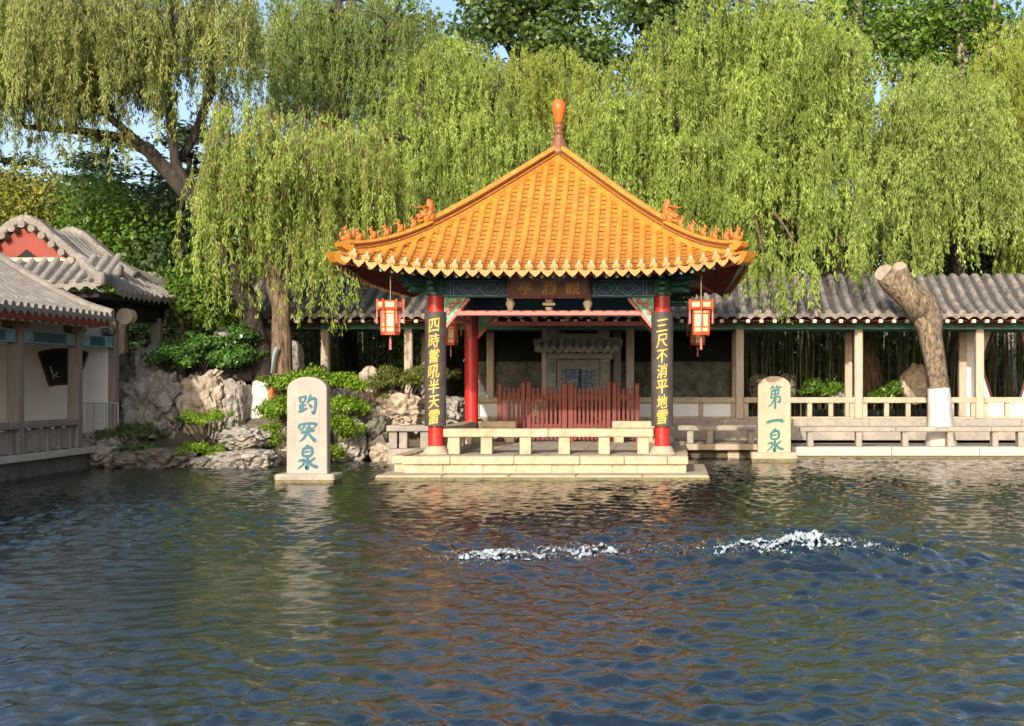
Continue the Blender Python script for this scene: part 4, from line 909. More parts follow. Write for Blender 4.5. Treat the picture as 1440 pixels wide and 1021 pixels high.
b = MB(); b.prism([(-1.02, 3.98), (-.5, 4.36), (-.2, 4.56), (0, 4.62), (.2, 4.56), (.5, 4.36), (1.02, 3.98)], lambda u, v, w_: (BX + u, BY0 - .02 + 1.9 * w_, v)); gb = b.build('gable', M['gablered'], hl)
b = MB(); b.prism([(-.2, 4.04), (.2, 4.04), (0, 4.2)], lambda u, v, w_: (BX + u, BY0 - .03 + .02 * w_, v)); b.build('gable_vent', M['black'], gb)
b = MB(); b.bb(BX - 1.0, BX + 1.0, BY0 - .1, BY0 - .02, 3.95, 4.03, .01); b.build('gable_sill', M['cream'], gb)
def verge(yv, nm, parent):
    b = MB(); ar = [(-1.32, 3.86), (-1.0, 4.06), (-.55, 4.42), (-.26, 4.68), (0, 4.79), (.26, 4.68), (.55, 4.42), (1.0, 4.06), (1.32, 3.86)]
    for (a, za_), (c, zc) in zip(ar[:-1], ar[1:]):
        L2 = math.hypot(c - a, zc - za_); b.box((BX + (a + c) / 2, yv, (za_ + zc) / 2), (L2 + .04, .30, .16), .03, Matrix.Rotation(-math.atan2(zc - za_, c - a), 3, 'Y'))
    for t in np.linspace(-.95, .95, 11):
        z = np.interp(t, [q_[0] for q_ in ar], [q_[1] for q_ in ar]) - .13; b.tube([(BX + t, yv - .22, z), (BX + t, yv + .1, z)], .072, 8)
    return b.build(nm, M['greytile2'], parent, smooth=R(40))
verge(BY0 - .02, 'verge_ridge', mr); verge(BY1, 'verge_ridge', mr)
def ridge_beam(pts, r_=.11): b = MB(); b.tube(pts, [r_] * (len(pts) - 1) + [r_ * .8], 8); b.box(pts[-1], (.2, .2, .26), .05); return b.build('hip_ridge', M['greytile2'], mr, smooth=R(40))
ridge_beam([(BX + .95, BY0 + .03, 4.05), (BX + 1.4, BY0 - .4, 3.75), (BX + 1.8, BY0 - .85, 3.56)])
ridge_beam([(BX + .95, BY0 + .9, 4.12), (BX + 1.15, BY0 + .9, 3.98), (BX + 1.35, BY0 + .9, 3.86)])
ridge_beam([(BX + 1.0, BY1 + .06, 4.02), (BX + 1.4, 26.8, 3.78), (BX + 1.85, 27.65, 3.62)])
ridge_beam([(BX - .95, BY0 + .03, 4.05), (BX - 1.4, BY0 - .4, 3.75), (BX - 1.8, BY0 - .85, 3.56)])
b = MB(); b.bb(BX - 1.7, BX + 1.68, 23.6, 27.5, 3.22, 3.33, .01); b.bb(BX - 1.45, HX + .05, 24.8, 27.2, 2.9, 3.22, .01); b.build('roof_frame', M['black'], mr)
for p_, yy in (((HX, 26.9), 0), ((HX - 2.9, 26.9), 0)): b = MB(); b.bb(p_[0] - .1, p_[0] + .1, p_[1] - .1, p_[1] + .1, .3, 3.0, .02); b.build('post', M['housepost'], hl)
b = MB(); b.tube([(HX + .25, 24.72, 2.93), (HX + .25, 24.95, 2.93)], .16, 18); b.build('beam_end', M['post'], hl)
# steel railing at the end of the hall
ry = 24.35; rl = thing('steel_railing', 'low galvanised steel railing beside the hall post', 'railing', (px2x(140, ry), ry, .4)); b = MB()
for z in (.5, 1.22): b.tube([(px2x(115, ry), ry, z), (px2x(166, ry), ry, z)], .014, 6)
for p_ in (115, 132, 149, 166): b.tube([(px2x(p_, ry), ry, .4), (px2x(p_, ry), ry, 1.22)], .016, 6)
b.build('frame', M['metal'], rl); b = MB()
for p_ in range(118, 165, 3): b.tube([(px2x(p_, ry), ry, .5), (px2x(p_ + random.uniform(-1, 1), ry), ry, 1.21)], .004, 4)
b.build('infill_bars', M['metal'], rl)
# ------------------------------------------------------------------ rocks
ROCKN = 0
def rock(label, x0, x1, y0, y1, Y, depth, mat='rock', tall=0, name='shore_rock', rough=1.0, sub=5, group=None, cat='rock'):
    global ROCKN
    ROCKN += 1; sd_ = ROCKN * 7.31; c = P((x0 + x1) / 2, (y0 + y1) / 2, Y); hx_, hz_ = (x1 - x0) / 2 * Y / F, (y1 - y0) / 2 * Y / F
    bm = bmesh.new(); bmesh.ops.create_icosphere(bm, subdivisions=sub, radius=1)
    for v in bm.verts:
        p_ = v.co.copy(); sq = 1 / max(.72, (abs(p_.x) ** 3.2 + abs(p_.y) ** 3.2 + abs(p_.z) ** 3.2) ** (1 / 3.2)) if True else 1
        q_ = Vector((p_.x * hx_, p_.y * depth, p_.z * hz_ * (.7 if tall else 1.15))) * 1.5 + Vector((sd_, sd_ * .7, 0))
        n1 = mnoise.noise(q_ * 1.5); n2 = abs(mnoise.noise(q_ * 3.4)); n3 = abs(mnoise.noise(q_ * 8)); cell = mnoise.voronoi(q_ * 2.2)[0][0]
        n4 = mnoise.noise(q_ * 17); k = (sq * .95 + .18 * n1 - .30 * rough * max(0, .26 - n2) * 3 - .09 * rough * max(0, .25 - n3) * 4 + .24 * rough * (cell - .35) + .022 * n4)
        v.co = Vector((p_.x * hx_ * k, p_.y * depth * k, p_.z * hz_ * (k * .96 + (.05 if tall else 0))))
    for f in bm.faces: f.smooth = True
    me = bpy.data.meshes.new(name); bm.to_mesh(me); bm.free(); me.set_sharp_from_angle(angle=R(50)); me.transform(Matrix.Translation(c))
    o = link(name, me, [M[mat]], None, (c.x, Y, c.z - hz_)); tag(o, label, cat, group or 'rockery stones'); return o
rk = [
 ('tall pitted grotto rock rising highest beside the glossy shrub, left end', 190, 236, 486, 560, 26.6, .5, 'rock', 1),
 ('broad folded grey rock below the tall pitted rock', 176, 270, 522, 625, 26.1, .8, 'rock', 1),
 ('dark rock between hall post and the folded rock', 160, 206, 500, 610, 26.4, .5, 'rockdark', 1),
 ('sunlit tawny rock face directly under the glossy shrub', 258, 332, 520, 625, 26.2, .7, 'rockwarm', 1),
 ('rounded grey rock with a deep cleft left of the limewashed trunk', 318, 352, 532, 606, 26.2, .5, 'rock', 1),
 ('weathered boulder at the end of the hall floor, by the steel railing', 117, 188, 604, 660, 24.4, .6, 'rock', 0),
 ('long low ledge of dark stone under the dull green shrub', 165, 285, 628, 664, 24.3, .7, 'rockdark', 0),
 ('flat grey stepping slab below the limewashed trunk', 304, 388, 598, 634, 25.0, .7, 'rock', 0),
 ('low waterline ledge left of the pinkish stele', 292, 392, 632, 664, 24.2, .6, 'rock', 0),
 ('upright pale stone right of the lime shrub, under the olive shrub', 503, 532, 518, 580, 26.9, .4, 'rockwarm', 1),
 ('large pale cracked boulder behind the stone bench', 520, 603, 550, 615, 27.0, .7, 'rockwarm', 0),
 ('brown stone half hidden behind the lime shrub', 452, 504, 546, 605, 26.7, .5, 'rock', 0),
 ('grey leaning rock at the water right of the lime shrub', 468, 522, 588, 655, 26.1, .5, 'rock', 1),
 ('dark hollow rock left of the stone bench', 516, 550, 584, 640, 26.2, .4, 'rockdark', 0),
 ('low cream stones at the waterline below the bench', 520, 573, 622, 656, 26.0, .4, 'rockwarm', 0),
 ('grey rock showing between the left front column and rear column', 606, 655, 556, 602, 27.3, .5, 'rock', 0),
 ('small dark rock beside the hall railing at the water', 268, 312, 640, 664, 24.0, .4, 'rockdark', 0),
 ('thin upright stone in the shade behind the upright willow trunk', 408, 426, 478, 540, 27.6, .25, 'rock', 1),
 ('grey rock behind the glossy shrub below the leaning trunk', 300, 372, 455, 540, 27.2, .5, 'rock', 0),
 ('mossy bank stone below the lime shrub behind the pinkish stele', 380, 470, 596, 652, 25.6, .6, 'rock', 0),
]
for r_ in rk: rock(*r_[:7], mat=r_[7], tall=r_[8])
gk = [('brown garden rock left behind the buff stele', 1052, 1082, 524, 566, 31.9, .35, 'rockdark'), ('brown garden rock right behind the buff stele', 1096, 1120, 524, 566, 31.9, .3, 'rockdark'), ('rounded pale garden rock at the foot of the bushes', 1163, 1190, 544, 568, 31.7, .3, 'rock')]
for r_ in gk: rock(*r_[:7], mat=r_[7], name='garden_rock', group='garden rocks behind the gallery')
# scholar rock full of holes
c = P(1286, 540, 31.6); bm = bmesh.new(); bmesh.ops.create_icosphere(bm, subdivisions=5, radius=1)
for v in bm.verts:
    p_ = v.co.copy(); q_ = p_ * 2.6 + Vector((3, 1, 4)); d = mnoise.voronoi(q_)[0]; hole = max(0, .42 - d[0]) / .42
    k = 1 + .2 * mnoise.noise(p_ * 2) - .42 * hole; v.co = Vector((p_.x * .36 * k, p_.y * .28 * k, p_.z * .50 * k * (1 + .12 * p_.x)))
for f in bm.faces: f.smooth = True
me = bpy.data.meshes.new('scholar_rock'); bm.to_mesh(me); bm.free(); me.transform(Matrix.Translation(c)); tag(link('scholar_rock', me, [M['rockwarm']], None, (c.x, c.y, .75)), 'honey coloured scholar rock full of holes behind the gallery rail', 'rock')
# ------------------------------------------------------------------ foliage generators
def unit(v): return v / (np.linalg.norm(v, axis=-1, keepdims=True) + 1e-9)
def leafquads(Pp, D, N_, L_, W_):     # base point, axis, rough normal, length, width -> rhombic leaves
    Wd = unit(np.cross(D, N_)); L_ = L_[:, None]; W_ = W_[:, None]
    return np.stack([Pp, Pp + D * L_ * .45 + Wd * W_ / 2, Pp + D * L_, Pp + D * L_ * .45 - Wd * W_ / 2], 1).reshape(-1, 3)
def strands(c, rx, rz, n, L0_, g, dens=20, leaf=(.11, .026), up=.3, out=.4):
    """a dome of hanging willow shoots round c"""
    a = g.uniform(0, 6.283, n); ph = np.arcsin(g.uniform(-.15, 1, n)); rr = g.uniform(.55, 1, n)
    st = c + np.stack([np.cos(a) * np.cos(ph) * rx * rr, np.sin(a) * np.cos(ph) * rx * rr, np.sin(ph) * rz * rr], 1)
    L_ = L0_ * g.uniform(.35, 1.1, n); od = np.stack([np.cos(a), np.sin(a)], 1); o_ = out * g.uniform(.3, 1.1, n); ri = up * g.uniform(.2, 1, n); wv = g.uniform(-.12, .12, (n, 2)); pz = g.uniform(0, 6, n)
    def at(i, s):
        h = o_[i] * (1 - np.exp(-4 * s)); zz = ri[i] * np.sin(np.pi * np.minimum(s * 2.6, 1)) - L_[i] * s ** 1.2
        sw = wv[i] * (s ** 1.5)[:, None] + .03 * np.stack([np.sin(s * 7 + pz[i]), np.cos(s * 6 + pz[i])], 1) * s[:, None]
        xy = od[i] * h[:, None] + sw; return st[i] + np.concatenate([xy, zz[:, None]], 1)
    nt_ = np.maximum(4, (L_ * 8.5).astype(int)); ti = np.repeat(np.arange(n), nt_); ts = g.random(len(ti)) ** .85        # side twiglets in bunches
    ta = at(ti, ts); to = g.normal(0, 1, (len(ti), 3)) * np.array([.048, .048, .02]) + np.array([0, 0, -.20]); tl_ = g.uniform(.5, 1.5, len(ti))
    per = max(3, int(dens * .40)); k_ = np.repeat(np.arange(len(ti)), per); u_ = g.random(len(k_)); m = len(k_)
    p_ = ta[k_] + to[k_] * (u_ * tl_[k_])[:, None] + g.normal(0, .018, (m, 3))
    D = unit(unit(to[k_]) * .6 + g.normal(0, .40, (m, 3)) + np.array([0, 0, -.55])); N_ = unit(g.normal(0, 1, (m, 3)) * np.array([1, 1, .5]) + np.array([0, -.35, .25]))
    q1 = leafquads(p_, D, N_, leaf[0] * g.uniform(.6, 1.35, m), leaf[1] * g.uniform(.7, 1.25, m))
    K = 9; sv = np.linspace(0, 1, K); q2 = []       # the shoots themselves, as thin ribbons
    for a_, b_ in zip(sv[:-1], sv[1:]):
        ii = np.arange(n); A, B = at(ii, np.full(n, a_)), at(ii, np.full(n, b_)); Wd = np.array([[.0028, .001, 0]]); q2.append(np.stack([A - Wd, A + Wd, B + Wd * .7, B - Wd * .7], 1).reshape(-1, 3))
    return q1, np.concatenate(q2), st
def clump(c, r_, n, g, leaf=(.14, .09), shell=.55, flat=1.0):
    d = unit(g.normal(0, 1, (n, 3))); rr = shell + (1.06 - shell) * g.random(n) ** .6
    bump_ = 1 + .22 * np.sin(d[:, 0] * 5 + c[0] * 3) * np.sin(d[:, 2] * 4 + c[2] * 5) * np.sin(d[:, 1] * 4 + 1)
    p_ = c + d * np.asarray(r_) * (rr * bump_)[:, None]; N_ = unit(d * np.array([1, 1, 1]) + g.normal(0, .55, (n, 3)) + np.array([0, 0, .35 * flat]))
    D = unit(np.cross(N_, g.normal(0, 1, (n, 3))) + np.array([0, 0, -.25])); s_ = g.uniform(.6, 1.3, n)
    return leafquads(p_, D, N_, leaf[0] * s_, leaf[1] * s_)
def scatter(e, g, mind=.55):       # lobe centres inside an ellipse seen at pixel cx, cy, Y metres away
    cx, cy, rx, ry, Y, dY, n = e[:7]; out = []; tries = 0
    while len(out) < n and tries < n * 60:
        tries += 1; u = g.uniform(-1, 1, 3)
        if (u ** 2).sum() > 1: continue
        p_ = np.array(P(cx + u[0] * rx, cy + u[1] * ry, Y + u[2] * dY))
        if all(np.linalg.norm(p_ - q_) > mind for q_ in out): out.append(p_)
    return out
def limbs_of(limbs): return [[(Vector(P(x, y, Y)), r_) for x, y, Y, r_ in l] for l in limbs]
def woody(limbs, tips, matn, root, n=10, thin=.035, wob=.22, name='trunk'):
    b = MB(); nodes = []
    for k, l in enumerate(limbs):
        pts, rad = [], []
        for i in range(len(l) - 1):
            for q_ in range(4): t = q_ / 4; pts.append(l[i][0].lerp(l[i + 1][0], t)); rad.append(l[i][1] * (1 - t) + l[i + 1][1] * t)
        pts.append(l[-1][0]); rad.append(l[-1][1])
        for i in range(1, len(pts) - 1): pts[i] = pts[i] * .5 + (pts[i - 1] + pts[i + 1]) * .25 + Vector([mnoise.noise(pts[i] * 2 + Vector((k, o_, 0))) * rad[i] * .35 for o_ in range(3)])
        b.tube(pts, rad, n, wob=wob, seed=k * 3.1); nodes += list(zip(pts, rad))
    na = np.array([tuple(p_) for p_, r_ in nodes])
    for t in tips:
        t = np.array(t); d = np.linalg.norm(na - t, axis=1) + 1.2 * np.maximum(0, na[:, 2] - t[2]); j = int(d.argmin()); a = Vector(na[j]); c = Vector(t); m_ = a.lerp(c, .5) + Vector((0, 0, .12 * (c - a).length)) + Vector((random.uniform(-.1, .1), random.uniform(-.1, .1), 0))
        r0 = min(nodes[j][1] * .6, thin + .012 * (c - a).length); b.tube([a, a.lerp(m_, .5) + Vector((0, 0, .03)), m_, m_.lerp(c, .5) + Vector((0, 0, .04)), c], [r0, r0 * .85, r0 * .65, r0 * .5, r0 * .3], 5)
    return b.build(name, M[matn], root, smooth=True)
HOLES = [(1100, 320, 26, 60), (1338, 318, 18, 40), (955, 330, 8, 40), (1220, 330, 10, 60), (1000, 130, 8, 50), (1230, 90, 10, 60)]
def open_(c):      # hollows in the curtain where the dark behind shows
    px_, py_ = CX + F * c[0] / c[1], HY - (c[2] - H) * F / c[1]
    return not any(abs(px_ - hx_) < rx_ + 30 and hy_ - ry_ - 75 < py_ < hy_ + ry_ for hx_, hy_, rx_, ry_ in HOLES)
def willow(label, base, limbs, ells, matn, seed, L0_=1.8, n=38, rx=.62, rz=.5, dens=20, leaf=(.11, .026), bark='barkdark', name='willow_tree', twig='twig', mind=.8):
    g = np.random.default_rng(seed); root = thing(name, label, 'tree', base, 'willows round the pool'); lob = [(c, e[7] if len(e) > 7 else L0_, len(e) > 7) for e in ells for c in scatter(e, g, mind) if len(e) > 7 or open_(c)]; Q, T = [], []
    for c, ll, few in lob:
        k = g.uniform(.75, 1.2) * (.55 if few else 1); a, t, st = strands(c, rx * k, rz * k, int(n * k), ll * g.uniform(.6, 1.5), g, dens, leaf); Q.append(a); T.append(t)
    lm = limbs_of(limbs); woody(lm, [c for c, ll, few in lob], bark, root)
    cr = quadmesh('crown', np.concatenate(Q), M[matn], root); quadmesh('shoots', np.concatenate(T), M[twig], cr); return root
def leafy(label, base, limbs, ells, matn, seed, r_=.8, n=260, leaf=(.15, .10), bark='barkdark', name='broadleaf_tree', flat=(1, 1, .75), mind=.6, group=None, cat='tree', extra=None):
    g = np.random.default_rng(seed); root = thing(name, label, cat, base, group); lob = [c for e in ells for c in scatter(e, g, mind)]; Q = []
    for c in lob: k = g.uniform(.7, 1.25); Q.append(clump(c, np.array(flat) * r_ * k, int(n * k * k), g, leaf))
    if limbs: woody(limbs_of(limbs), lob, bark, root, n=8)
    quadmesh('crown' if cat == 'tree' else 'foliage', np.concatenate(Q), M[matn], root); return root
# ------------------------------------------------------------------ willows
w1 = willow('leaning willow with a dark limb stretching left over the hall roof', P(372, 600, 26.5),
 [[(368, 618, 26.5, .36), (371, 590, 26.5, .27), (372, 520, 26.6, .235), (345, 425, 26.8, .23), (315, 350, 27, .20), (285, 300, 27, .19), (262, 270, 27, .18), (238, 240, 27.1, .17), (205, 208, 27.2, .14), (160, 192, 27.3, .11), (100, 183, 27.4, .08), (35, 178, 27.5, .05)],
  [(275, 288, 27, .12), (245, 225, 27, .10), (237, 140, 27, .09), (235, 70, 27, .07), (243, 5, 27, .05)], [(238, 240, 27.1, .11), (270, 200, 27.5, .10), (300, 120, 27.7, .09), (292, 40, 27.8, .06)], [(205, 208, 27.2, .09), (150, 160, 26.8, .07), (90, 110, 26.6, .05), (60, 60, 26.5, .04)]],
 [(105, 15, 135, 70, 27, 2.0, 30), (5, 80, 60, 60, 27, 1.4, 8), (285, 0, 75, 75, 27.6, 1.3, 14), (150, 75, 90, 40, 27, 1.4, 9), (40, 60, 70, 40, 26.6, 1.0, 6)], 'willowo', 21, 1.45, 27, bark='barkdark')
b = MB(); b.tube([P(366, 612, 26.49), P(370.5, 588, 26.49), P(371.5, 560, 26.5), P(372.5, 538, 26.57)], [.46, .33, .28, .262], 14, wob=.1); b.build('limewash_band', M['limewash'], [o for o in w1.children if o.name.startswith('trunk')][0], smooth=True)
w2 = willow('cut back willow with upright brown trunk beside the leaning willow', P(396, 600, 26.3),
 [[(398, 615, 26.3, .30), (396, 560, 26.3, .23), (395, 500, 26.3, .205), (397, 450, 26.35, .19), (394, 415, 26.4, .20), (389, 392, 26.4, .21)], [(391, 400, 26.4, .08), (365, 350, 26.4, .05), (340, 300, 26.4, .04), (330, 260, 26.4, .03)], [(390, 396, 26.4, .08), (380, 330, 26.5, .055), (400, 270, 26.6, .045), (420, 220, 26.7, .03)], [(392, 400, 26.5, .07), (430, 340, 26.8, .05), (470, 280, 27, .04), (500, 240, 27.2, .03)], [(389, 392, 26.4, .07), (355, 330, 26.2, .045), (372, 280, 26.1, .035)]],
 [(420, 205, 110, 45, 26.8, 1.3, 26), (335, 240, 30, 45, 26.3, .8, 7), (505, 240, 60, 50, 27.2, .9, 12), (440, 255, 70, 40, 27.2, .8, 8), (330, 290, 26, 40, 26.2, .4, 5), (428, 330, 12, 20, 26.2, .3, 1), (452, 320, 12, 10, 26.4, .3, 1), (345, 200, 30, 30, 26.4, .5, 3)], 'willow', 22, 1.5, 30, bark='bark', twig='twigbrown')
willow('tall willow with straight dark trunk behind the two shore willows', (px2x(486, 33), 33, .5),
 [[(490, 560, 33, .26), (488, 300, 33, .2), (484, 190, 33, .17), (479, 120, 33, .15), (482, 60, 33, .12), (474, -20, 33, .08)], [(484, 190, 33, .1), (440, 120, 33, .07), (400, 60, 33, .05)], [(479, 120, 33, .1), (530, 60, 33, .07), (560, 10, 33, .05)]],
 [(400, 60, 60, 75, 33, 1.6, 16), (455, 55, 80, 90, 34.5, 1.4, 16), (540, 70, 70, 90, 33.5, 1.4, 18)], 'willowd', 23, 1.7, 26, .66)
willow('willow with a crooked bare branch, left of the golden roof', (px2x(620, 32.6), 32.6, .5),
 [[(628, 560, 32.6, .25), (618, 300, 32.4, .19), (600, 210, 32.2, .15), (590, 120, 32.2, .10)], [(600, 215, 32.2, .1), (560, 190, 31.4, .075), (526, 197, 31.2, .06), (500, 200, 31.2, .05)], [(575, 195, 31.6, .06), (588, 178, 31.4, .05), (590, 150, 31.4, .04)], [(610, 250, 32.3, .1), (670, 180, 32, .07), (700, 120, 32, .05)]],
 [(540, 260, 70, 90, 32.2, 1.2, 18), (620, 190, 100, 120, 32.5, 1.5, 30), (640, 110, 60, 50, 33, 1.0, 10), (700, 200, 60, 90, 32.0, 1.2, 16), (590, 330, 70, 40, 32, .8, 8)], 'willow', 24, 2.1, 28, .62)
willow('yellow green willow with long straight shoots behind the roof finial', (px2x(790, 35), 35, .5),
 [[(790, 560, 35, .26), (788, 300, 35, .2), (780, 180, 35, .15), (770, 90, 35, .09)], [(785, 240, 35, .1), (740, 150, 34.8, .07), (720, 90, 34.8, .05)], [(786, 220, 35, .1), (830, 160, 35, .07), (845, 110, 35, .04)]],
 [(720, 130, 60, 50, 34, 1.0, 14), (790, 140, 80, 70, 35, 1.2, 18), (850, 170, 50, 60, 35, 1, 8), (750, 260, 80, 60, 34.4, 1, 12)], 'willowy', 25, 3.0, 28, .6, twig='twig')
willow('huge pale green willow weeping over the gallery right of the golden roof', (px2x(1200, 33), 33, .5),
 [[(1225, 560, 33, .32), (1200, 400, 32.6, .28), (1150, 340, 31.8, .24), (1105, 305, 31.2, .20), (1092, 270, 31, .17), (1110, 215, 31, .14), (1095, 120, 31, .10), (1080, 20, 31, .06)], [(1105, 305, 31.2, .14), (1060, 300, 30.4, .10), (1010, 240, 30.4, .08), (950, 160, 30.8, .06), (920, 110, 31, .04)], [(1110, 215, 31, .1), (1170, 140, 31, .08), (1200, 80, 31, .05)], [(1150, 340, 31.8, .12), (1165, 250, 30.8, .08), (1190, 195, 30.6, .05)]],
 [(930, 190, 100, 120, 31.4, 1.4, 36), (1030, 120, 110, 150, 31.2, 1.6, 46), (1130, 110, 90, 120, 31.2, 1.4, 34), (1010, 245, 90, 60, 30.2, .9, 16), (1150, 235, 60, 60, 29.6, .9, 8), (1150, 350, 60, 20, 28.1, .3, 5, 1.15), (1098, 365, 25, 20, 28.0, .3, 2, 1.1)], 'willow', 26, 2.5, 28, .62, leaf=(.12, .030), bark='bark')
willow('willow with low arching crown above the sawn leaning trunk', (px2x(1352, 33.4), 33.4, .5),
 [[(1360, 560, 33.4, .24), (1352, 400, 33.2, .2), (1338, 300, 32.6, .17), (1310, 240, 32, .13), (1280, 170, 32, .08)], [(1338, 300, 32.6, .1), (1370, 220, 32.4, .07), (1385, 180, 32, .05)], [(1330, 290, 32.4, .1), (1270, 290, 31.4, .07), (1240, 260, 31.2, .05)]],
 [(1260, 160, 80, 80, 31.8, 1.3, 24), (1330, 180, 80, 90, 32, 1.3, 26), (1385, 210, 45, 40, 31.4, .8, 8), (1250, 250, 60, 50, 30.6, .9, 10)], 'willowp', 27, 2.3, 28, .62, leaf=(.12, .028))
willow('narrow bright willow cut by the right edge of the view', (px2x(1432, 35), 35, .5),
 [[(1420, 560, 35, .2), (1416, 400, 35, .17), (1421, 300, 35, .14), (1427, 200, 35, .11), (1436, 90, 35, .06)], [(1427, 210, 35, .08), (1460, 150, 35, .05)]],
 [(1425, 90, 40, 70, 34, 1.0, 14), (1470, 130, 40, 120, 34, 1.2, 14), (1420, 170, 25, 50, 34, .8, 5), (1455, 290, 30, 40, 33.4, .8, 5)], 'willowy', 28, 2.3, 26, .6, bark='barkpale')
# ------------------------------------------------------------------ background trees
PG = 'tall trees behind the willows'
leafy('tall poplar with loose rounded leaf clumps above the yellow green willow', (px2x(740, 46), 46, .5), [[(742, 560, 46, .4), (742, 200, 46, .3), (738, 60, 46, .2), (735, -60, 46, .1)], [(740, 120, 46, .14), (690, 20, 46, .08)], [(740, 110, 46, .14), (810, 20, 46, .08)]], [(700, 10, 75, 60, 46, 2.2, 18), (790, 30, 70, 80, 46, 2.2, 18), (830, 90, 45, 50, 46, 1.6, 7)], 'poplar', 41, 1.0, 210, (.2, .17), group=PG)
leafy('poplar showing between the willows above the crooked bare branch', (px2x(620, 48), 48, .5), [[(622, 560, 48, .35), (620, 200, 48, .25), (618, 60, 48, .15)]], [(630, 90, 60, 60, 48, 1.8, 14), (570, 60, 40, 60, 48, 1.5, 8)], 'poplar', 46, 1.0, 200, (.2, .17), group=PG)
leafy('poplar with dark leaf clumps just right of the gap of sky above the finial', (px2x(935, 47), 47, .5), [[(940, 560, 47, .4), (938, 200, 47, .3), (935, 40, 47, .2), (930, -60, 47, .1)], [(938, 100, 47, .13), (890, 20, 47, .07)]], [(915, 5, 60, 45, 47, 1.8, 12), (940, 60, 60, 70, 47, 2.0, 16)], 'poplar', 42, 1.0, 210, (.2, .17), group=PG)
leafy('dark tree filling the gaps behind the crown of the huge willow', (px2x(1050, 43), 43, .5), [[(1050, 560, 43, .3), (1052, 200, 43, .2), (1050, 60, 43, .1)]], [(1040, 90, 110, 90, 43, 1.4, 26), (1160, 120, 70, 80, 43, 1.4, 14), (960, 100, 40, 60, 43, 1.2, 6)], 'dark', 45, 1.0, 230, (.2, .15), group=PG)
leafy('dark green tree with a pale trunk above the huge willow, at the top', (px2x(1220, 42), 42, .5), [[(1215, 560, 42, .3), (1212, 300, 42, .24), (1206, 60, 42, .2), (1204, -40, 42, .16)], [(1208, 100, 42, .1), (1250, 20, 42, .06)]], [(1210, 20, 60, 50, 42.6, 1.6, 14), (1270, 60, 60, 60, 42.4, 1.6, 16)], 'broad', 43, .95, 240, (.18, .13), 'barkpale', group=PG)
leafy('dark tree with two pale stems at the top right', (px2x(1350, 41), 41, .5), [[(1350, 560, 41, .26), (1350, 300, 41, .22), (1352, 80, 41, .18), (1353, -30, 41, .14)], [(1351, 200, 41, .14), (1395, 60, 41, .1), (1400, -30, 41, .07)]], [(1330, 60, 60, 80, 41.6, 1.6, 18), (1400, 60, 60, 60, 41.6, 1.6, 14), (1370, 130, 60, 40, 41.4, 1.4, 10)], 'broad', 44, .95, 240, (.18, .13), 'barkpale', group=PG)
def cedar(label, px_, Y, pyt, wid, seed):
    g = np.random.default_rng(seed); root = thing('cedar_tree', label, 'tree', (px2x(px_, Y), Y, .5), 'dark cedars behind the hall'); Q = []
    top = P(px_, pyt, Y); b = MB(); b.tube([(top.x, Y, .4), (top.x + .1, Y, top.z * .6), (top.x, Y, top.z)], [.3, .2, .03], 8); k = 0
    z = top.z - .2
    while z > 1.5:
        for _ in range(4):
            a = g.uniform(0, 6.283); L_ = wid * min(1, .25 + (top.z - z) / 4.5) * g.uniform(.6, 1.1); e = np.array([top.x + math.cos(a) * L_, Y + math.sin(a) * L_, z + g.uniform(-.1, .25)]); s0 = np.array([top.x, Y, z])
            b.tube([s0, (s0 + e) / 2 + np.array([0, 0, .08]), e], [.05, .035, .012], 5); m = int(90 * L_); t = g.random(m) ** .6; p_ = s0 + (e - s0) * t[:, None] + g.normal(0, 1, (m, 3)) * np.array([.3, .3, .06])
            D = unit(g.normal(0, 1, (m, 3)) * np.array([1, 1, .3])); Q.append(leafquads(p_, D, unit(g.normal(0, .5, (m, 3)) + np.array([0, 0, 1])), g.uniform(.14, .30, m), g.uniform(.06, .12, m)))
        z -= g.uniform(.34, .5)
    b.build('trunk', M['barkdark'], root); quadmesh('crown', np.concatenate(Q), M['cedar'], root)
cedar('dark cedar with flat layered branches behind the hall gable', 150, 38, 190, 2.9, 51); cedar('dark cedar with flat branches behind the leaning willow limb', 265, 40, 175, 3.1, 52); cedar('lower dark cedar at the left edge behind the yellow tree', 20, 42, 225, 3.2, 53)
leafy('yellowish rounded tree behind the red gable at the left edge', (px2x(40, 35), 35, .5), [[(40, 560, 35, .2), (40, 330, 35, .12)]], [(40, 285, 62, 45, 35, 1.2, 16), (-10, 300, 50, 50, 35, 1.2, 8)], 'yellow', 54, .8, 330, (.12, .07), group='broadleaf trees behind the hall')
leafy('leafy green tree rising behind the hall roof ridge', (px2x(170, 31), 31, .5), [[(175, 560, 31, .18), (170, 400, 31, .13), (165, 300, 31, .07)]], [(150, 320, 55, 50, 31, 1.2, 14), (205, 345, 45, 65, 30.4, 1.0, 14), (130, 290, 40, 25, 31.4, 1, 5)], 'broad', 55, .72, 360, (.13, .085), group='broadleaf trees behind the hall')
leafy('shaded dense tree between hall roof and leaning trunk', (px2x(265, 30.5), 30.5, .5), [[(262, 560, 30.5, .16), (265, 400, 30.5, .12), (268, 300, 30.5, .07)]], [(265, 315, 55, 60, 30.6, 1.1, 16), (240, 390, 40, 50, 29.6, .8, 8), (320, 400, 40, 70, 30.4, .8, 10)], 'dark', 56, .72, 360, (.13, .085), group='broadleaf trees behind the hall')
leafy('small bright leaved tree at the right corner of the hall roof', (px2x(258, 27.3), 27.3, 1.2), [[(258, 500, 27.3, .07), (258, 455, 27.3, .06), (268, 410, 27.3, .035)]], [(285, 415, 42, 40, 27.1, .6, 15), (255, 395, 25, 30, 27.2, .4, 5), (310, 440, 20, 25, 27, .4, 3)], 'broad', 57, .36, 210, (.10, .07), 'bark', mind=.3, group='broadleaf trees behind the hall')
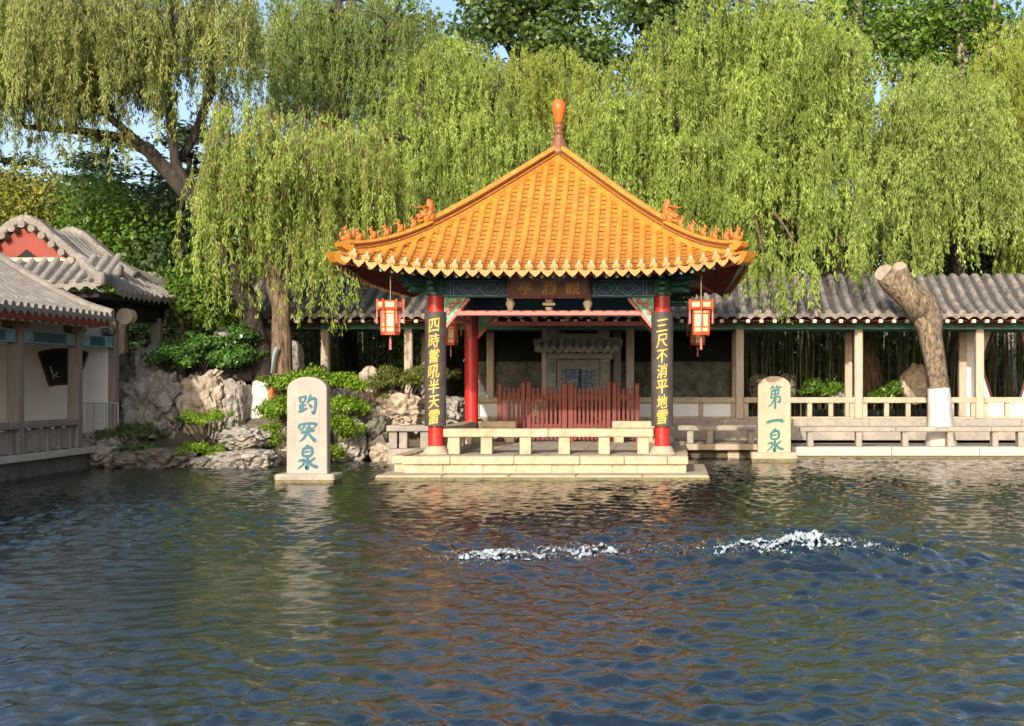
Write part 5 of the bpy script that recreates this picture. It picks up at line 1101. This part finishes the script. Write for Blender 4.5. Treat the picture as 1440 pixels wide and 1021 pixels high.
leafy('dark shrubby tree behind the gallery roof at the right edge', (px2x(1410, 36), 36, .5), [[(1400, 560, 36, .14), (1395, 400, 36, .1)]], [(1400, 340, 60, 60, 36, 1.2, 14), (1340, 330, 50, 60, 36.4, 1.2, 10)], 'dark', 58, .9, 300, (.15, .10), group='broadleaf trees behind the hall')
# the far mass of trees that closes the view, and the bamboo behind the gallery
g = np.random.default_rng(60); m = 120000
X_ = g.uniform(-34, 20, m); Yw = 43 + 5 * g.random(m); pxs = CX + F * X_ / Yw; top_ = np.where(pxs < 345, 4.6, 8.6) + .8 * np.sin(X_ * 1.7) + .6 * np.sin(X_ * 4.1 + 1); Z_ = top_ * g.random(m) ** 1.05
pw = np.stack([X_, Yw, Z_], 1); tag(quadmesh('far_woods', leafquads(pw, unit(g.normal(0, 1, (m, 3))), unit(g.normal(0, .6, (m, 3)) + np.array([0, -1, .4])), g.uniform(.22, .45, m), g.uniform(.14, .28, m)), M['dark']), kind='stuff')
b = MB(); rnd = random.Random(4); Q = []
for i in range(300):
    x, y = rnd.uniform(-10.5, 10), rnd.uniform(32.9, 35.4); l = rnd.uniform(-.2, .2); b.tube([(x, y, .4), (x + l * .4, y, 2.4), (x + l, y, 4.3)], [.026, .024, .016], 5)
m = 26000; g = np.random.default_rng(61); pb_ = np.stack([g.uniform(-10.5, 10.5, m), g.uniform(33, 36, m), .6 + 4.0 * g.random(m) ** .5], 1)
bo = b.build('bamboo_grove', M['bamboo']); tag(bo, kind='stuff'); tag(quadmesh('bamboo_leaves', leafquads(pb_, unit(g.normal(0, .6, (m, 3)) + np.array([0, 0, -.7])), unit(g.normal(0, 1, (m, 3))), g.uniform(.12, .22, m), g.uniform(.02, .035, m)), M['dark']), kind='stuff')
# ------------------------------------------------------------------ sawn leaning trunk
TY = 27.5; T = lambda x, y, d=0: P(x, y, TY + d)
stt = thing('sawn_tree_trunk', 'leaning sawn off trunk with white limewashed foot standing on the quay', 'tree', (px2x(1323, TY), TY, .24)); b = MB()
pts = [(1322, 628, .40), (1322, 612, .32), (1322.5, 580, .275), (1320, 540, .26), (1313, 500, .262), (1306, 460, .28), (1294, 430, .35), (1279, 412, .33)]
b.tube([T(x, y) for x, y, r_ in pts], [r_ * .9 for x, y, r_ in pts], 16, wob=.26, seed=2)
b.tube([T(1298, 442, -.02), T(1282, 418, -.02), T(1262, 402, -.05), T(1245, 386, -.08)], [.27, .28, .25, .225], 14, wob=.25, seed=5)
b.tube([T(1292, 432, .0), T(1282, 412, -.1), T(1272, 395, -.14), T(1266, 379, -.16)], [.27, .24, .19, .172], 14, wob=.2, seed=8)
b.tube([T(1311, 485, .05), T(1312, 450, .06), T(1306, 425, .08), T(1298, 410, .1)], [.20, .21, .185, .12], 12, wob=.2, seed=11)
tk = b.build('trunk', M['barkscale'], stt, smooth=True)
b = MB()
for x, y, d, r_, nx_ in ((1244, 384.5, -.09, .215, -.5), (1265.5, 377.5, -.165, .165, -.2)):
    c = T(x, y, d); ax = Vector((nx_, -.75, .55)).normalized(); b.tube([c - ax * .05, c + ax * .03], [r_ * 1.04, r_], 16, wob=.12, seed=x)
b.build('sawn_end', M['cutwood'], tk)
b = MB(); b.tube([T(1322, 628), T(1322, 612), T(1322.5, 580), T(1320.3, 546)], [.378, .303, .26, .247], 16, wob=.26, seed=2)
for i_ in range(48, 64): b.v[i_] = (b.v[i_][0], b.v[i_][1], b.v[i_][2] + .06 * mnoise.noise(Vector((i_ * .7, 3, 1))))
b.build('limewash_band', M['limewash'], tk, smooth=True)
# ------------------------------------------------------------------ shrubs
def shrub(label, boxes, matn, seed, leaf=(.07, .04), dens=1.0, name='shrub', stem=None, flat=1.0, rl=.22, group='shrubs on the rockery'):
    g = np.random.default_rng(seed); x0, x1, y0, y1, Y, dp = boxes[0]; c0 = P((x0 + x1) / 2, y1, Y); root = thing(name, label, 'shrub', c0, group); Q, tips = [], []
    for x0, x1, y0, y1, Y, dp in boxes:
        c = np.array(P((x0 + x1) / 2, (y0 + y1) / 2, Y)); h = np.array([(x1 - x0) / 2 * Y / F, dp, (y1 - y0) / 2 * Y / F]); vol = h[0] * h[1] + h[0] * h[2] * 1.5
        for _ in range(max(3, int(42 * vol / (rl * 5) ** 1.0))):
            d = unit(g.normal(0, 1, 3)); d[2] = abs(d[2]) * 1.0 - .35; far_ = g.random() < .18; q_ = c + d * h * (g.uniform(.95, 1.22) if far_ else g.uniform(.45, .92)); k = g.uniform(.3, .6) if far_ else g.uniform(.6, 1.2); Q.append(clump(q_, np.array([1, 1, .6 * flat]) * rl * k, int(150 * dens * k), g, leaf, .2)); tips.append(q_)
    b = MB()
    for q_ in tips[::3]:
        a = Vector((c0.x + (q_[0] - c0.x) * .35, c0.y + (q_[1] - c0.y) * .3, c0.z - .25)); m_ = a.lerp(Vector(q_), .55) + Vector((0, 0, .05)); b.tube([a, m_, q_], [.022, .015, .006], 5)
    if stem: b.tube([P(x, y, Y) for x, y, Y in stem], [.07, .06, .045, .03][:len(stem)], 8)
    b.build('stem', M['barkdark'], root); quadmesh('foliage', np.concatenate(Q), M[matn], root); return root
shrub('glossy dark green shrub spilling over the tawny rock', [(212, 300, 468, 535, 26.0, .55), (285, 368, 462, 538, 26.1, .55), (245, 330, 462, 505, 26.2, .5), (320, 366, 448, 500, 26.3, .3)], 'gloss', 71, (.085, .052))
shrub('bright lime pruned juniper in tiers behind the pinkish stele', [(368, 512, 514, 556, 25.7, .6), (372, 420, 552, 586, 25.5, .35), (462, 516, 550, 592, 25.7, .35), (364, 412, 584, 642, 25.2, .4), (366, 404, 560, 600, 25.3, .3), (452, 506, 575, 628, 25.3, .4), (458, 472, 625, 645, 25.2, .2), (430, 470, 545, 600, 25.9, .3)], 'lime', 72, (.08, .032), 1.4)
shrub('olive feathery shrub on the pale stone left of the couplet column', [(512, 600, 508, 556, 26.8, .5), (524, 552, 545, 572, 26.6, .25), (560, 640, 505, 548, 27.3, .4)], 'olive', 73, (.08, .02), 1.3)
shrub('small cloud pruned pine with two green tiers above the water', [(250, 330, 570, 604, 24.4, .4), (240, 316, 616, 650, 24.2, .4)], 'lime', 74, (.06, .02), 1.3, stem=[(292, 655, 24.3), (296, 630, 24.35), (288, 610, 24.4), (292, 590, 24.4)], flat=.7, rl=.16)
shrub('dull green airy shrub over the rocks beside the hall', [(155, 235, 592, 622, 24.3, .4), (170, 225, 615, 645, 24.1, .3), (128, 175, 600, 625, 24.1, .25)], 'dullgreen', 75, (.06, .022), .8, rl=.17)
shrub('low green bush behind the gallery rail right of the buff stele', [(1118, 1192, 530, 562, 31.6, .4)], 'broad', 76, (.09, .055), name='garden_bush', group='bushes behind the gallery rail')
shrub('round green bush left of the honey coloured scholar rock', [(1236, 1272, 534, 562, 31.5, .35), (1220, 1245, 545, 565, 31.7, .25)], 'broad', 77, (.09, .055), name='garden_bush', group='bushes behind the gallery rail')
shrub('tuft of weeds at the waterline left of the pinkish stele', [(328, 345, 644, 652, 23.8, .15)], 'lime', 78, (.05, .015), rl=.08, name='weed_tuft')
# ------------------------------------------------------------------ small props by the willow
b = MB(); b.tube([P(382, 525, 25.95), P(385, 500, 25.95), P(389, 488, 25.95)], [.03, .03, .035], 8); pr_ = b.build('prop_pole', M['prop'], loc=P(382, 525, 25.95), smooth=True); tag(pr_, 'short blue grey prop pole leaning against the willow trunks', 'pole')
b = MB(); b.lathe(P(381, 560, 25.6), [(.055, 0), (.06, .05), (.05, .12), (.06, .15), (.035, .21), (.01, .23)], 12); tag(b.build('garden_fixture', M['orange'], loc=P(381, 560, 25.6), smooth=R(40)), 'tiny orange garden lamp at the white trunk foot', 'fixture')  # small orange thing whose kind is not known
